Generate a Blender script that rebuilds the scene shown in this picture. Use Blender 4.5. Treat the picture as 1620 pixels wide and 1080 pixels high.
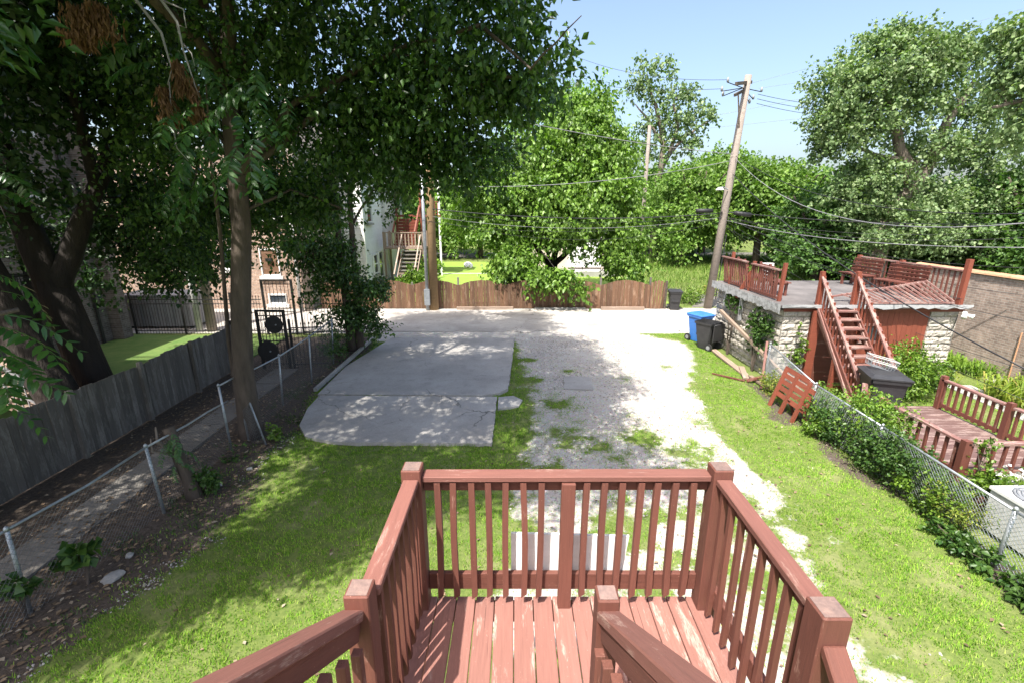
import bpy, bmesh, math, random
import numpy as np
from mathutils import Vector, Matrix, Quaternion

S = bpy.context.scene
for o in list(bpy.data.objects): bpy.data.objects.remove(o)
C = S.collection
R = math.radians

# ------------------------------------------------------------------ camera
CAM_H = 5.0; PITCH = R(15.8); FPX = 740.0; CX, CY = 815.0, 540.0
cd = bpy.data.cameras.new('camera'); cam = bpy.data.objects.new('camera', cd); C.objects.link(cam)
cd.sensor_width = 36; cd.lens = 36 * FPX / 1620; cd.shift_x = -5 / 1620
cd.clip_start = 0.05; cd.clip_end = 3000
cam.location = (0, 0, CAM_H); cam.rotation_euler = (math.pi/2 - PITCH, 0, 0)
S.camera = cam
# ------------------------------------------------------------------ sky and sun
w = bpy.data.worlds.new('World'); S.world = w; w.use_nodes = True
nt = w.node_tree; nt.nodes.clear()
sky = nt.nodes.new('ShaderNodeTexSky'); sky.sky_type = 'NISHITA'; sky.sun_disc = False
SUN_EL = R(61); SUN_AZ = math.atan2(-.48, -.877)          # the sun stands behind and left of the camera
sky.sun_elevation = SUN_EL; sky.sun_rotation = SUN_AZ
sky.air_density = 1.0; sky.dust_density = 4.6; sky.ozone_density = 1.2; sky.altitude = 180
bg = nt.nodes.new('ShaderNodeBackground'); bg.inputs[1].default_value = 0.135
ow = nt.nodes.new('ShaderNodeOutputWorld')
nt.links.new(sky.outputs[0], bg.inputs[0]); nt.links.new(bg.outputs[0], ow.inputs[0])
ld = bpy.data.lights.new('sun', 'SUN'); ld.energy = 4.3; ld.angle = R(0.53); ld.color = (1, .955, .88)
sun = bpy.data.objects.new('sun', ld); C.objects.link(sun); sun.location = (-10, -10, 30)
sd = Vector((-.48*math.cos(SUN_EL), -.877*math.cos(SUN_EL), math.sin(SUN_EL)))
sun.rotation_euler = sd.to_track_quat('Z', 'Y').to_euler()
S.view_settings.view_transform = 'Standard'; S.view_settings.look = 'None'
S.view_settings.exposure = 1.3; S.view_settings.gamma = 1.0
S.render.engine = 'CYCLES'
S.cycles.max_bounces = 6; S.cycles.transparent_max_bounces = 8

# ------------------------------------------------------------------ helpers
rng = np.random.default_rng(7)
rnd = random.Random(11)
W = {}                                                    # world matrices
def ray(u, v):
    a = (u-CX)/FPX; b = (CY-v)/FPX
    return Vector((a, math.cos(PITCH)+b*math.sin(PITCH), -math.sin(PITCH)+b*math.cos(PITCH)))
def G(u, v, z=0.0):                                       # the point of height z seen at u, v of the survey sheet
    d = ray(u, v); t = (z-CAM_H)/d.z; return Vector((d.x*t, d.y*t, z))
def D(u, v, Y):                                           # the point at distance Y
    d = ray(u, v); t = Y/d.y; return Vector((d.x*t, Y, CAM_H+d.z*t))
def tag(o, label=None, cat=None, group=None, kind=None):
    if label: o['label'] = label
    if cat: o['category'] = cat
    if group: o['group'] = group
    if kind: o['kind'] = kind
    return o
def place(o, mat4, parent=None):
    W[o] = mat4
    if parent is not None:
        o.parent = parent; o.matrix_basis = W[parent].inverted() @ mat4
    else: o.matrix_basis = mat4
    return o
def thing(name, label, cat, loc=(0,0,0), rz=0, group=None):
    o = bpy.data.objects.new(name, None); o.empty_display_size = .2; C.objects.link(o)
    place(o, Matrix.Translation(loc) @ Matrix.Rotation(rz, 4, 'Z'))
    return tag(o, label, cat, group)
LAST = [None]
def link_mesh(name, me, m, parent=None, mat4=None):
    o = bpy.data.objects.new(name, me); C.objects.link(o); LAST[0] = o
    if m is not None and len(me.materials) == 0: me.materials.append(m)
    return place(o, mat4 if mat4 is not None else Matrix.Identity(4), parent)
def frame(p0, p1, up=(0,0,1)):
    p0 = Vector(p0); p1 = Vector(p1); x = (p1-p0).normalized(); u = Vector(up)
    if abs(x.dot(u)) > .98: u = Vector((0,1,0)) if abs(x.y) < .9 else Vector((1,0,0))
    y = u.cross(x).normalized(); z = x.cross(y)
    m = Matrix((x, y, z)).transposed().to_4x4(); m.translation = p0
    return m
_bc = {}
def box_mesh(L, wy, hz, bev=0.0):
    k = (round(L,3), round(wy,4), round(hz,4), round(bev,4))
    b = bmesh.new()
    vs = [b.verts.new((x, y, z)) for x in (0, L) for y in (-wy/2, wy/2) for z in (-hz/2, hz/2)]
    for f in ((0,1,3,2),(4,6,7,5),(0,4,5,1),(2,3,7,6),(0,2,6,4),(1,5,7,3)): b.faces.new([vs[i] for i in f])
    if bev > 0: bmesh.ops.bevel(b, geom=b.edges[:], offset=bev, segments=1, affect='EDGES', profile=.5)
    bmesh.ops.recalc_face_normals(b, faces=b.faces[:])
    me = bpy.data.meshes.new('box'); b.to_mesh(me); b.free()
    return me
def beam(name, p0, p1, wy, hz, m, parent=None, up=(0,0,1), bev=0.0):
    k = (round((Vector(p1)-Vector(p0)).length,3), round(wy,4), round(hz,4), round(bev,4), m.name)
    me = _bc.get(k)
    if me is None: me = _bc[k] = box_mesh((Vector(p1)-Vector(p0)).length, wy, hz, bev)
    return link_mesh(name, me, m, parent, frame(p0, p1, up))
class MB:
    def __init__(s): s.v = []; s.f = []
    def add(s, vs, fs):
        n = len(s.v); s.v += [tuple(p) for p in vs]; s.f += [tuple(i+n for i in f) for f in fs]; return s
    def box(s, lo, hi):
        (a,b,c),(d,e,f) = lo, hi
        return s.add([(a,b,c),(d,b,c),(d,e,c),(a,e,c),(a,b,f),(d,b,f),(d,e,f),(a,e,f)],
                     [(0,3,2,1),(4,5,6,7),(0,1,5,4),(1,2,6,5),(2,3,7,6),(3,0,4,7)])
    def bar(s, p0, p1, wy, hz, up=(0,0,1)):
        m = frame(p0, p1, up); L = (Vector(p1)-Vector(p0)).length
        vs = [m @ Vector((x,y,z)) for x in (0,L) for y in (-wy/2,wy/2) for z in (-hz/2,hz/2)]
        return s.add(vs, [(0,1,3,2),(4,6,7,5),(0,4,5,1),(2,3,7,6),(0,2,6,4),(1,5,7,3)])
    def tube(s, pts, rad, seg=6, cap=True):
        pts = [Vector(p) for p in pts]; n = len(pts)
        if not hasattr(rad, '__len__'): rad = [rad]*n
        vs = []; prev = None
        for i, p in enumerate(pts):
            d = (pts[min(i+1,n-1)]-pts[max(i-1,0)]).normalized()
            u = Vector((0,0,1)) if abs(d.z) < .9 else Vector((1,0,0))
            if prev is not None: u = prev
            y = (u - d*u.dot(d)).normalized(); prev = y; z = d.cross(y)
            for k in range(seg):
                a = 2*math.pi*k/seg; vs.append(p + y*(math.cos(a)*rad[i]) + z*(math.sin(a)*rad[i]))
        fs = [(i*seg+k, i*seg+(k+1)%seg, (i+1)*seg+(k+1)%seg, (i+1)*seg+k) for i in range(n-1) for k in range(seg)]
        if cap: fs += [tuple(range(seg-1,-1,-1)), tuple((n-1)*seg+k for k in range(seg))]
        return s.add(vs, fs)
    def prism(s, poly, z0, z1):                          # poly ccw in xy
        n = len(poly)
        vs = [(x,y,z0) for x,y in poly]+[(x,y,z1) for x,y in poly]
        return s.add(vs, [tuple(range(n-1,-1,-1)), tuple(range(n,2*n))]+[(i,(i+1)%n,n+(i+1)%n,n+i) for i in range(n)])
    def build(s, name, m, parent=None, smooth=False, mat4=None, local=None):
        me = bpy.data.meshes.new(name)
        v = s.v
        if local is not None: v = [tuple(local.inverted() @ Vector(p)) for p in v]; mat4 = local
        me.from_pydata(v, [], s.f); me.update()
        if smooth: me.polygons.foreach_set('use_smooth', [True]*len(me.polygons))
        return link_mesh(name, me, m, parent, mat4)
def np_mesh(name, verts, faces, nper):
    me = bpy.data.meshes.new(name); nv = len(verts); nf = len(faces)
    me.vertices.add(nv); me.vertices.foreach_set('co', np.asarray(verts, np.float32).ravel())
    me.loops.add(nf*nper); me.loops.foreach_set('vertex_index', np.asarray(faces, np.int32).ravel())
    me.polygons.add(nf); me.polygons.foreach_set('loop_start', np.arange(0, nf*nper, nper, dtype=np.int32))
    me.update(calc_edges=True); return me
def vnoise(x, y, s=1.0, seed=0):                         # smooth value noise, vectorised
    x = np.asarray(x)/s + seed*17.3; y = np.asarray(y)/s + seed*9.1
    xi = np.floor(x).astype(np.int64); yi = np.floor(y).astype(np.int64); fx = x-xi; fy = y-yi
    fx = fx*fx*(3-2*fx); fy = fy*fy*(3-2*fy)
    def h(a, b):
        n = (a*374761393 + b*668265263 + seed*1442695) & 0xffffffff
        n = ((n ^ (n >> 13))*1274126177) & 0xffffffff
        return ((n ^ (n >> 16)) & 0xffff)/65535.0
    return (h(xi,yi)*(1-fx)+h(xi+1,yi)*fx)*(1-fy) + (h(xi,yi+1)*(1-fx)+h(xi+1,yi+1)*fx)*fy
def sdpoly(x, y, poly):                                  # signed distance, positive inside
    x = np.asarray(x, float); y = np.asarray(y, float); d = np.full(x.shape, 1e9); ins = np.zeros(x.shape, bool)
    n = len(poly)
    for i in range(n):
        ax, ay = poly[i][:2]; bx, by = poly[(i+1) % n][:2]
        ex, ey = bx-ax, by-ay; t = np.clip(((x-ax)*ex+(y-ay)*ey)/(ex*ex+ey*ey+1e-12), 0, 1)
        d = np.minimum(d, np.hypot(x-ax-t*ex, y-ay-t*ey))
        c = ((ay > y) != (by > y)) & (x < (bx-ax)*(y-ay)/(by-ay+1e-12)+ax); ins ^= c
    return np.where(ins, d, -d)

# ------------------------------------------------------------------ materials
def nodes(name):
    m = bpy.data.materials.new(name); m.use_nodes = True; t = m.node_tree; t.nodes.clear()
    out = t.nodes.new('ShaderNodeOutputMaterial'); b = t.nodes.new('ShaderNodeBsdfPrincipled')
    t.links.new(b.outputs[0], out.inputs[0]); return m, t, b, out
def N(t, kind, **kw):
    n = t.nodes.new(kind)
    for k, v in kw.items():
        if k.startswith('i_'): n.inputs[int(k[2:]) if k[2:].isdigit() else k[2:].replace('_',' ')].default_value = v
        else: setattr(n, k, v)
    return n
def ramp(t, fac, stops):
    r = t.nodes.new('ShaderNodeValToRGB'); e = r.color_ramp.elements
    while len(e) < len(stops): e.new(.5)
    for q, (p, c) in zip(e, stops):
        q.position = p; q.color = (*c, 1) if hasattr(c, '__len__') else (c, c, c, 1)
    t.links.new(fac, r.inputs[0]); return r.outputs[0]
def mix(t, fac, a, b, mode='MIX'):
    n = t.nodes.new('ShaderNodeMix'); n.data_type = 'RGBA'; n.blend_type = mode
    for s, v in ((n.inputs[0], fac), (n.inputs[6], a), (n.inputs[7], b)):
        if hasattr(v, 'links') or hasattr(v, 'is_linked'): t.links.new(v, s)
        elif hasattr(v, '__len__'): s.default_value = (*v, 1) if len(v) == 3 else v
        else: s.default_value = v
    return n.outputs[2]
def coords(t, stretch=(1,1,1), world=False, rand=True):
    tc = t.nodes.new('ShaderNodeTexCoord'); mp = t.nodes.new('ShaderNodeMapping'); mp.inputs['Scale'].default_value = stretch
    if world:
        g = t.nodes.new('ShaderNodeNewGeometry'); t.links.new(g.outputs['Position'], mp.inputs[0])
    else:
        t.links.new(tc.outputs['Object'], mp.inputs[0])
        if rand:
            oi = t.nodes.new('ShaderNodeObjectInfo'); mul = t.nodes.new('ShaderNodeMath'); mul.operation = 'MULTIPLY'; mul.inputs[1].default_value = 37
            t.links.new(oi.outputs['Random'], mul.inputs[0]); cb = t.nodes.new('ShaderNodeCombineXYZ')
            for i in range(3): t.links.new(mul.outputs[0], cb.inputs[i])
            t.links.new(cb.outputs[0], mp.inputs['Location'])
    return mp.outputs[0]
def noise(t, co, scale, detail=6, rough=.6):
    n = N(t, 'ShaderNodeTexNoise'); n.inputs['Scale'].default_value = scale; n.inputs['Detail'].default_value = detail
    n.inputs['Roughness'].default_value = rough; t.links.new(co, n.inputs['Vector']); return n.outputs['Fac']
def bump(t, b, h, strength=.3, dist=.02):
    n = N(t, 'ShaderNodeBump'); n.inputs['Strength'].default_value = strength; n.inputs['Distance'].default_value = dist
    t.links.new(h, n.inputs['Height']); t.links.new(n.outputs[0], b.inputs['Normal'])
def simple(name, c1, c2=None, scale=6, stretch=(1,1,1), rough=.8, bmp=.25, dist=.01, rand=.18, metal=0, fine=40, world=False):
    """noise-mottled surface, a little different on every piece"""
    m, t, b, o = nodes(name); co = coords(t, stretch, world)
    c2 = c2 or tuple(x*.6 for x in c1)
    f = noise(t, co, scale); f2 = noise(t, co, fine, 3)
    col = mix(t, ramp(t, f, [(.3, 0.0), (.72, 1.0)]), c1, c2)
    col = mix(t, .35, col, ramp(t, f2, [(.25, .35), (.75, .75)]), 'OVERLAY')
    if rand:
        oi = t.nodes.new('ShaderNodeObjectInfo')
        col = mix(t, 1.0, col, ramp(t, oi.outputs['Random'], [(0, 1-rand), (1, 1.0)]), 'MULTIPLY')
    t.links.new(col, b.inputs['Base Color']); b.inputs['Roughness'].default_value = rough; b.inputs['Metallic'].default_value = metal
    if bmp: bump(t, b, f2, bmp, dist)
    return m
def wood(name, paint, bare, wear=.62, rough=.6, grainscale=1.0, rand=.18):
    """painted or weathered board: local X is the grain"""
    m, t, b, o = nodes(name)
    co = coords(t, (.8, 14, 14)); co2 = coords(t, (.7, 3.5, 3.5))
    g = noise(t, co, 5*grainscale, 8, .65); p = noise(t, co2, 2.3, 7, .7); q = noise(t, co, 22, 4)
    col = mix(t, ramp(t, g, [(.3, 0.0), (.75, 1.0)]), paint, tuple(x*.72 for x in paint))
    mask = ramp(t, p, [(wear, 0.0), (wear+.06, 1.0)])
    mask = mix(t, 1.0, mask, ramp(t, q, [(.38, 0.0), (.55, 1.0)]), 'MULTIPLY')
    col = mix(t, mask, col, bare)
    chips = noise(t, coords(t, (2.2, 5, 5)), 26, 2, .4); col = mix(t, ramp(t, chips, [(.735, 0.0), (.76, .55)]), col, tuple(min(1, x*1.15) for x in bare))
    ck = noise(t, coords(t, (.35, 26, 26)), 3.2, 3, .5); col = mix(t, ramp(t, ck, [(.70, 0.0), (.73, .8)]), col, tuple(x*.25 for x in paint))
    dk = noise(t, co2, 1.1, 4); col = mix(t, ramp(t, dk, [(.42, 0.0), (.75, .35)]), col, tuple(x*.55 for x in paint))
    oi = t.nodes.new('ShaderNodeObjectInfo')
    col = mix(t, 1.0, col, ramp(t, oi.outputs['Random'], [(0, 1-rand), (1, 1.0)]), 'MULTIPLY')
    t.links.new(col, b.inputs['Base Color']); b.inputs['Roughness'].default_value = rough
    bump(t, b, mix(t, .5, g, q), .55, .007)
    return m
def leaf_mat(name, c1, c2, trans=.35, rough=.45, spec=.4, c3=None):
    m, t, b, o = nodes(name)
    ge = t.nodes.new('ShaderNodeNewGeometry')
    oi = t.nodes.new('ShaderNodeObjectInfo')
    stops = [(0, c1), (.75, c2), (1, c3 or c2)]
    col = ramp(t, ge.outputs['Random Per Island'], stops)
    co = coords(t, (1,1,1), True); f = noise(t, co, .55, 3)
    col = mix(t, 1.0, col, ramp(t, f, [(.3, .72), (.7, 1.15)]), 'MULTIPLY')
    t.links.new(col, b.inputs['Base Color']); b.inputs['Roughness'].default_value = rough
    b.inputs['Specular IOR Level'].default_value = spec
    tr = t.nodes.new('ShaderNodeBsdfTranslucent')
    t.links.new(mix(t, 1.0, col, (1.0, 1.25, .35), 'MULTIPLY'), tr.inputs[0])
    ms = t.nodes.new('ShaderNodeMixShader'); ms.inputs[0].default_value = trans
    t.links.new(b.outputs[0], ms.inputs[1]); t.links.new(tr.outputs[0], ms.inputs[2]); t.links.new(ms.outputs[0], o.inputs[0])
    return m
def brick_mat(name, c1, c2, mortar, bw=.21, bh=.075, axis='x', rough=.9):
    m, t, b, o = nodes(name)
    g = t.nodes.new('ShaderNodeNewGeometry'); sp = t.nodes.new('ShaderNodeSeparateXYZ'); t.links.new(g.outputs['Position'], sp.inputs[0])
    cb = t.nodes.new('ShaderNodeCombineXYZ'); t.links.new(sp.outputs[0 if axis == 'x' else 1], cb.inputs[0]); t.links.new(sp.outputs[2], cb.inputs[1])
    br = t.nodes.new('ShaderNodeTexBrick'); t.links.new(cb.outputs[0], br.inputs['Vector'])
    br.inputs['Color1'].default_value = (*c1, 1); br.inputs['Color2'].default_value = (*c2, 1); br.inputs['Mortar'].default_value = (*mortar, 1)
    br.inputs['Scale'].default_value = 1; br.inputs['Brick Width'].default_value = bw; br.inputs['Row Height'].default_value = bh
    br.inputs['Mortar Size'].default_value = .008; br.inputs['Bias'].default_value = -.1
    f = noise(t, g.outputs['Position'], 1.1, 6); f2 = noise(t, g.outputs['Position'], 9, 3)
    col = mix(t, .55, br.outputs['Color'], ramp(t, f2, [(.25, .2), (.8, .8)]), 'OVERLAY')
    col = mix(t, 1.0, col, ramp(t, f, [(.25, .72), (.75, 1.1)]), 'MULTIPLY')
    t.links.new(col, b.inputs['Base Color']); b.inputs['Roughness'].default_value = rough
    inv = ramp(t, br.outputs['Fac'], [(0, 1.0), (1, 0.0)]); bump(t, b, inv, .6, .012)
    return m

M = {}
RED = (.168, .058, .039)
M['red'] = wood('red_painted_wood', RED, (.36, .21, .16), .615, .75)
M['red_top'] = wood('sunlit_worn_red_rail_top', (.235, .096, .073), (.38, .25, .2), .575, .78)  # paler red with sunlight painted into it, plus real worn streaks
M['end_grain'] = simple('weathered_end_grain', (.26, .17, .14), (.16, .11, .1), 18, (1,1,1), rough=.9, bmp=.5, fine=60, rand=.3)
M['red_deck'] = wood('red_deck_paint_worn', (.31, .142, .112), (.5, .375, .315), .56, .8, rand=.14)
M['red_old'] = wood('faded_red_wood', (.175, .058, .04), (.32, .2, .16), .58)
M['red_rail'] = wood('sun_bleached_red_rail', (.26, .13, .11), (.4, .3, .26), .5)
M['red_bright'] = wood('brick_red_stained_wood', (.25, .066, .037), (.4, .22, .15), .64)
M['bare'] = wood('bare_weathered_timber', (.34, .25, .19), (.5, .42, .35), .55)
M['grey_wood'] = wood('grey_weathered_fence_wood', (.19, .168, .142), (.29, .265, .23), .5, .85, rand=.4)
M['brown_wood'] = wood('brown_fence_wood', (.2, .105, .058), (.3, .2, .135), .53, .85, rand=.5)
M['purple_deck'] = wood('old_plum_deck_wood', (.15, .085, .075), (.34, .25, .22), .5, .75)
M['pole'] = wood('utility_pole_wood', (.29, .245, .21), (.16, .13, .11), .55, .9, .6)
M['pole_tan'] = wood('new_pole_wood', (.36, .24, .12), (.25, .16, .09), .55, .9, .6)
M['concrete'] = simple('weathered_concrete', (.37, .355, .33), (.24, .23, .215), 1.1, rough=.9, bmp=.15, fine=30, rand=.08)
def cracked(name, c1, c2, sc, seed):
    m, t, b, o = nodes(name); co = coords(t, (1,1,1), True)
    f = noise(t, co, .7, 6); f2 = noise(t, co, 30, 4); f3 = noise(t, co, 3.2, 6, .7); f4 = noise(t, co, .33, 4)
    col = mix(t, ramp(t, f, [(.35, 0.0), (.7, 1.0)]), c1, c2)
    col = mix(t, ramp(t, f3, [(.52, 0.0), (.72, .45)]), col, tuple(x*.62 for x in c2))
    col = mix(t, .3, col, ramp(t, f2, [(.25, .3), (.75, .75)]), 'OVERLAY')
    dv = t.nodes.new('ShaderNodeVectorMath'); dv.operation = 'MULTIPLY_ADD'; dv.inputs[1].default_value = (.9,.9,0); 
    nz = N(t, 'ShaderNodeTexNoise'); nz.inputs['Scale'].default_value = 1.6; nz.inputs['Detail'].default_value = 6; t.links.new(co, nz.inputs['Vector'])
    t.links.new(nz.outputs['Color'], dv.inputs[0]); t.links.new(co, dv.inputs[2])
    vo = N(t, 'ShaderNodeTexVoronoi', feature='DISTANCE_TO_EDGE'); vo.inputs['Scale'].default_value = sc; t.links.new(dv.outputs[0], vo.inputs['Vector'])
    cr = ramp(t, vo.outputs['Distance'], [(.0, 1.0), (.006, 0.0)]); cr = mix(t, 1.0, cr, ramp(t, f4, [(.48, 0.0), (.56, 1.0)]), 'MULTIPLY')
    col = mix(t, cr, col, (.07,.065,.055))
    t.links.new(col, b.inputs['Base Color']); b.inputs['Roughness'].default_value = .93; bump(t, b, f2, .18, .01); return m
M['slab'] = cracked('cracked_slab_concrete', (.36, .34, .315), (.26, .245, .225), .42, 1)
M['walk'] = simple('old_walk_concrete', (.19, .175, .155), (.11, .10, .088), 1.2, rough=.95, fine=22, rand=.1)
M['alley'] = cracked('bleached_alley_concrete', (.43, .40, .36), (.28, .255, .225), .3, 2)
M['stone'] = simple('pale_rock_faced_block', (.46, .425, .37), (.33, .3, .26), 3, rough=.95, bmp=.5, dist=.03, fine=16, rand=.22)
M['stone_loose'] = leaf_mat('loose_gravel_stone', (.24, .22, .2), (.4, .375, .34), 0.0, .9, .1, (.52, .5, .46))
M['mortar'] = simple('grey_mortar', (.33, .3, .26), rough=.95, rand=0)
M['tar'] = simple('tar_roof_felt', (.075, .068, .066), (.16, .145, .14), .9, rough=.9, fine=14, rand=0)
M['fascia'] = wood('peeling_white_fascia', (.47, .48, .49), (.15, .15, .15), .49, .75)
M['white'] = simple('white_paint', (.78, .78, .76), (.68, .68, .66), 4, rough=.55, bmp=.05, rand=.05)
M['white_dirty'] = simple('dull_white_paint', (.6, .6, .58), (.45, .45, .43), 3, rough=.7, rand=.1)
M['galv'] = simple('galvanised_steel', (.42, .45, .47), (.28, .3, .32), 8, rough=.45, bmp=.05, metal=.55, rand=.12)
M['wire'] = simple('shade_toned_wire', (.16, .165, .17), (.1, .1, .1), 8, rough=.6, bmp=0, metal=.3, rand=.05)  # darker copy of galvanised wire, with shade painted into its grey
M['iron'] = simple('black_iron', (.012, .012, .013), (.025, .025, .025), 8, rough=.5, bmp=.05, rand=.1)
M['black_plastic'] = simple('black_plastic', (.022, .022, .024), (.035, .035, .037), 5, rough=.5, bmp=.05, rand=.05)
M['blue_plastic'] = simple('blue_plastic', (.03, .14, .45), (.05, .17, .5), 5, rough=.45, bmp=.04, rand=.04)
M['green_plastic'] = simple('green_plastic', (.01, .09, .075), None, 5, rough=.5, bmp=.04, rand=.04)
M['rubber'] = simple('tyre_rubber', (.02, .02, .02), None, 5, rough=.85, rand=0)
M['grey_metal'] = simple('grey_painted_metal', (.26, .27, .28), (.2, .2, .21), 3, rough=.6, rand=.05)
M['cable'] = simple('black_cable', (.02, .02, .022), None, 3, rough=.6, bmp=0, rand=0)
M['cable_grey'] = simple('grey_cable', (.22, .22, .23), None, 3, rough=.5, bmp=0, rand=0)
M['bark'] = simple('grey_brown_bark', (.115, .088, .068), (.05, .038, .03), 5, (1,1,.25), .95, .9, .03, rand=.1, fine=14)
M['bark_dark'] = simple('dark_furrowed_bark', (.034, .026, .021), (.014, .011, .009), 6, (1,1,.2), .95, 1.0, .05, rand=.1, fine=12)
M['bark_pale'] = simple('pale_cottonwood_bark', (.22, .18, .145), (.1, .08, .065), 5, (1,1,.25), .95, .8, .03, rand=.1, fine=12)
M['twig'] = simple('dead_grey_twig', (.34, .32, .31), (.2, .19, .18), 7, rough=.9, rand=.1)
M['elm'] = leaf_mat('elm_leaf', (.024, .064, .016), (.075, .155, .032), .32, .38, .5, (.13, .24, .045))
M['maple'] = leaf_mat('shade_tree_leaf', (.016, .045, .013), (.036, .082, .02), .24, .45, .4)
M['mulberry'] = leaf_mat('mulberry_leaf', (.085, .175, .028), (.2, .33, .055), .38, .42, .4)
M['cotton'] = leaf_mat('cottonwood_leaf', (.1, .175, .065), (.21, .295, .12), .3, .5, .4, (.29, .36, .18))
M['bank'] = leaf_mat('mixed_leaf', (.085, .18, .03), (.18, .29, .055), .32, .5, .3)
M['bank_dark'] = leaf_mat('deep_green_leaf', (.045, .11, .025), (.10, .19, .04), .3, .5, .3)
M['frond'] = leaf_mat('ailanthus_leaflet', (.03, .10, .025), (.07, .16, .03), .32, .32, .6)
M['shrub'] = leaf_mat('shrub_leaf', (.07, .15, .02), (.17, .27, .035), .33, .4, .4)
M['shrub_dark'] = leaf_mat('dark_creeper_leaf', (.03, .08, .018), (.08, .15, .03), .3, .4, .4)
M['lily'] = leaf_mat('daylily_blade', (.12, .2, .025), (.26, .32, .05), .3, .5, .3, (.33, .27, .08))
M['grass'] = leaf_mat('grass_blade', (.095, .235, .018), (.255, .42, .045), .33, .65, .15, (.4, .45, .12))
M['brown_leaf'] = leaf_mat('withered_leaf', (.16, .085, .045), (.30, .17, .09), .3, .7, .1)
M['tall_grass'] = leaf_mat('rough_lot_grass', (.07, .15, .02), (.17, .26, .045), .3, .6, .2, (.3, .32, .12))
M['weed'] = leaf_mat('clover_leaf', (.04, .12, .015), (.10, .21, .03), .3, .5, .3)
M['petal'] = leaf_mat('white_petal', (.75, .72, .72), (.85, .82, .84), .2, .6, .2)
M['litter'] = leaf_mat('dry_leaf_litter', (.10, .07, .045), (.28, .2, .13), .1, .8, .1, (.4, .34, .26))
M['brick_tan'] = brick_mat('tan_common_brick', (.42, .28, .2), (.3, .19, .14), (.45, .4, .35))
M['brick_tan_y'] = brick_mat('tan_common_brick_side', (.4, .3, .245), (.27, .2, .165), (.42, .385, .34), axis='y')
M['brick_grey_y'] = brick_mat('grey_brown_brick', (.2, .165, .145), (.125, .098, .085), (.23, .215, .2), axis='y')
M['coping'] = simple('terracotta_coping', (.5, .29, .17), (.38, .2, .11), 4, rough=.8, rand=.2)
def glass_mat():
    m, t, b, o = nodes('window_glass'); b.inputs['Base Color'].default_value = (.03, .04, .05, 1)
    b.inputs['Roughness'].default_value = .06; b.inputs['Specular IOR Level'].default_value = .8; return m
M['glass'] = glass_mat()

# ================================================================== GROUND
GRAVEL = [G(u,v)[:2] for u,v in ((812,531),(1000,527),(1090,545),(1100,590),(1118,640),(1150,690),(1182,740),(1215,790),(1248,832),(1300,890),(1345,950),(1400,1020),(1445,1080))] + \
         [(4.2,2.0),(-.2,2.0),(-.05,5.2)] + [G(u,v)[:2] for u,v in ((820,745),(815,700),(832,650),(824,600),(826,548))]
DIRT = [(-9.7,-2),(-9.7,18.5),(-5.55,18.3),(-5.5,12.5),(-5.0,9.8),(-5.2,8.4),(-4.75,7.0),(-4.9,5.9),(-5.3,4.6),(-5.6,-2)]
DRIVE2 = [(-40,18.9),(-5.5,18.9),(-5.5,17.7),(4.3,17.8),(4.7,18.9),(60,18.9),(60,24),(-40,24)]
PATCHES = [G(u,v)[:2]+(r,a) for u,v,r,a in ((1022,692,.45,.9),(1088,712,.55,.75),(900,690,.7,.6),(880,640,.5,.7),(955,712,.6,.55),(870,745,.6,.6),(1000,660,.3,.4),
            (900,586,.28,.5),(1080,755,.6,.55),(940,800,.6,.5),(1050,840,.5,.4),(860,880,.5,.6),(1190,930,.7,.5),(1150,830,.5,.5),(1240,1010,.5,.5),(700,850,.7,1),(760,800,.5,.9),(1063,522,.9,.5),(1105,668,.3,.6),(990,600,.22,.5),(1060,580,.25,.5),(1110,610,.3,.5),(845,600,.25,.9),(838,570,.2,.9),(826,640,.35,.9),(805,700,.35,.95))]
def masks(x, y):
    x = np.asarray(x, float); y = np.asarray(y, float)
    wob = (vnoise(x,y,.9,1)-.5)*.7 + (vnoise(x,y,.3,2)-.5)*.35
    g = np.clip((sdpoly(x,y,GRAVEL)+wob)/.5+.5, 0, 1)
    gr = np.zeros(x.shape)
    for px_, py_, r_, a_ in PATCHES:
        gr = np.maximum(gr, a_*np.exp(-((x-px_)**2+(y-py_)**2)/(r_*r_*1.7)*.8))
    near = np.clip((9.2-y)/2.5, 0, 1)*(y < 9.2)          # the near end of the drive is half grown over
    gr = np.maximum(gr, near*np.clip(.25+1.3*(vnoise(x,y,.55,5)-.42), 0, .75))
    strip = np.clip(1-np.abs(x-(G(1345,950).x+ (y-G(1345,950).y)*-.02))/.38, 0, 1)*(y < 6.6)   # a bare wheel track
    gr = gr*(1-strip*.85)
    gr = np.clip(gr + (vnoise(x,y,.22,3)-.5)*.55*(gr > .05), 0, 1)
    g = g*(1-gr)
    g = np.maximum(g, np.clip((sdpoly(x,y,DRIVE2)+.15)/.3, 0, 1))
    # bare spots in the lawn
    bald = np.clip((vnoise(x,y,.32,8)-.74)*4, 0, .8)*(vnoise(x,y,1.7,12) > .45)*(y < 10)*(x > -5)
    g = np.maximum(g, bald*.5)
    d = np.clip((sdpoly(x,y,DIRT)+wob*.8)/.6+.5, 0, 1)
    fx = 6.95; d = np.maximum(d, np.clip(1-np.abs(x-fx-(vnoise(x,y,.8,9)-.5)*.5)/.45, 0, 1)*(y > 3)*(y < 13.2)*.9)
    d = np.maximum(d, .9*np.exp(-((x-6.75)**2+(y-10.7)**2)/.35))
    d = np.maximum(d, np.clip((sdpoly(x,y,[(5.8,24.6),(30,24.6),(30,31),(9.5,31),(8.6,27)])+wob)/.8+.5,0,1)*.45)
    return g, d
def grid_axis(a, b, st): return np.arange(a, b+st*.5, st)
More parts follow.
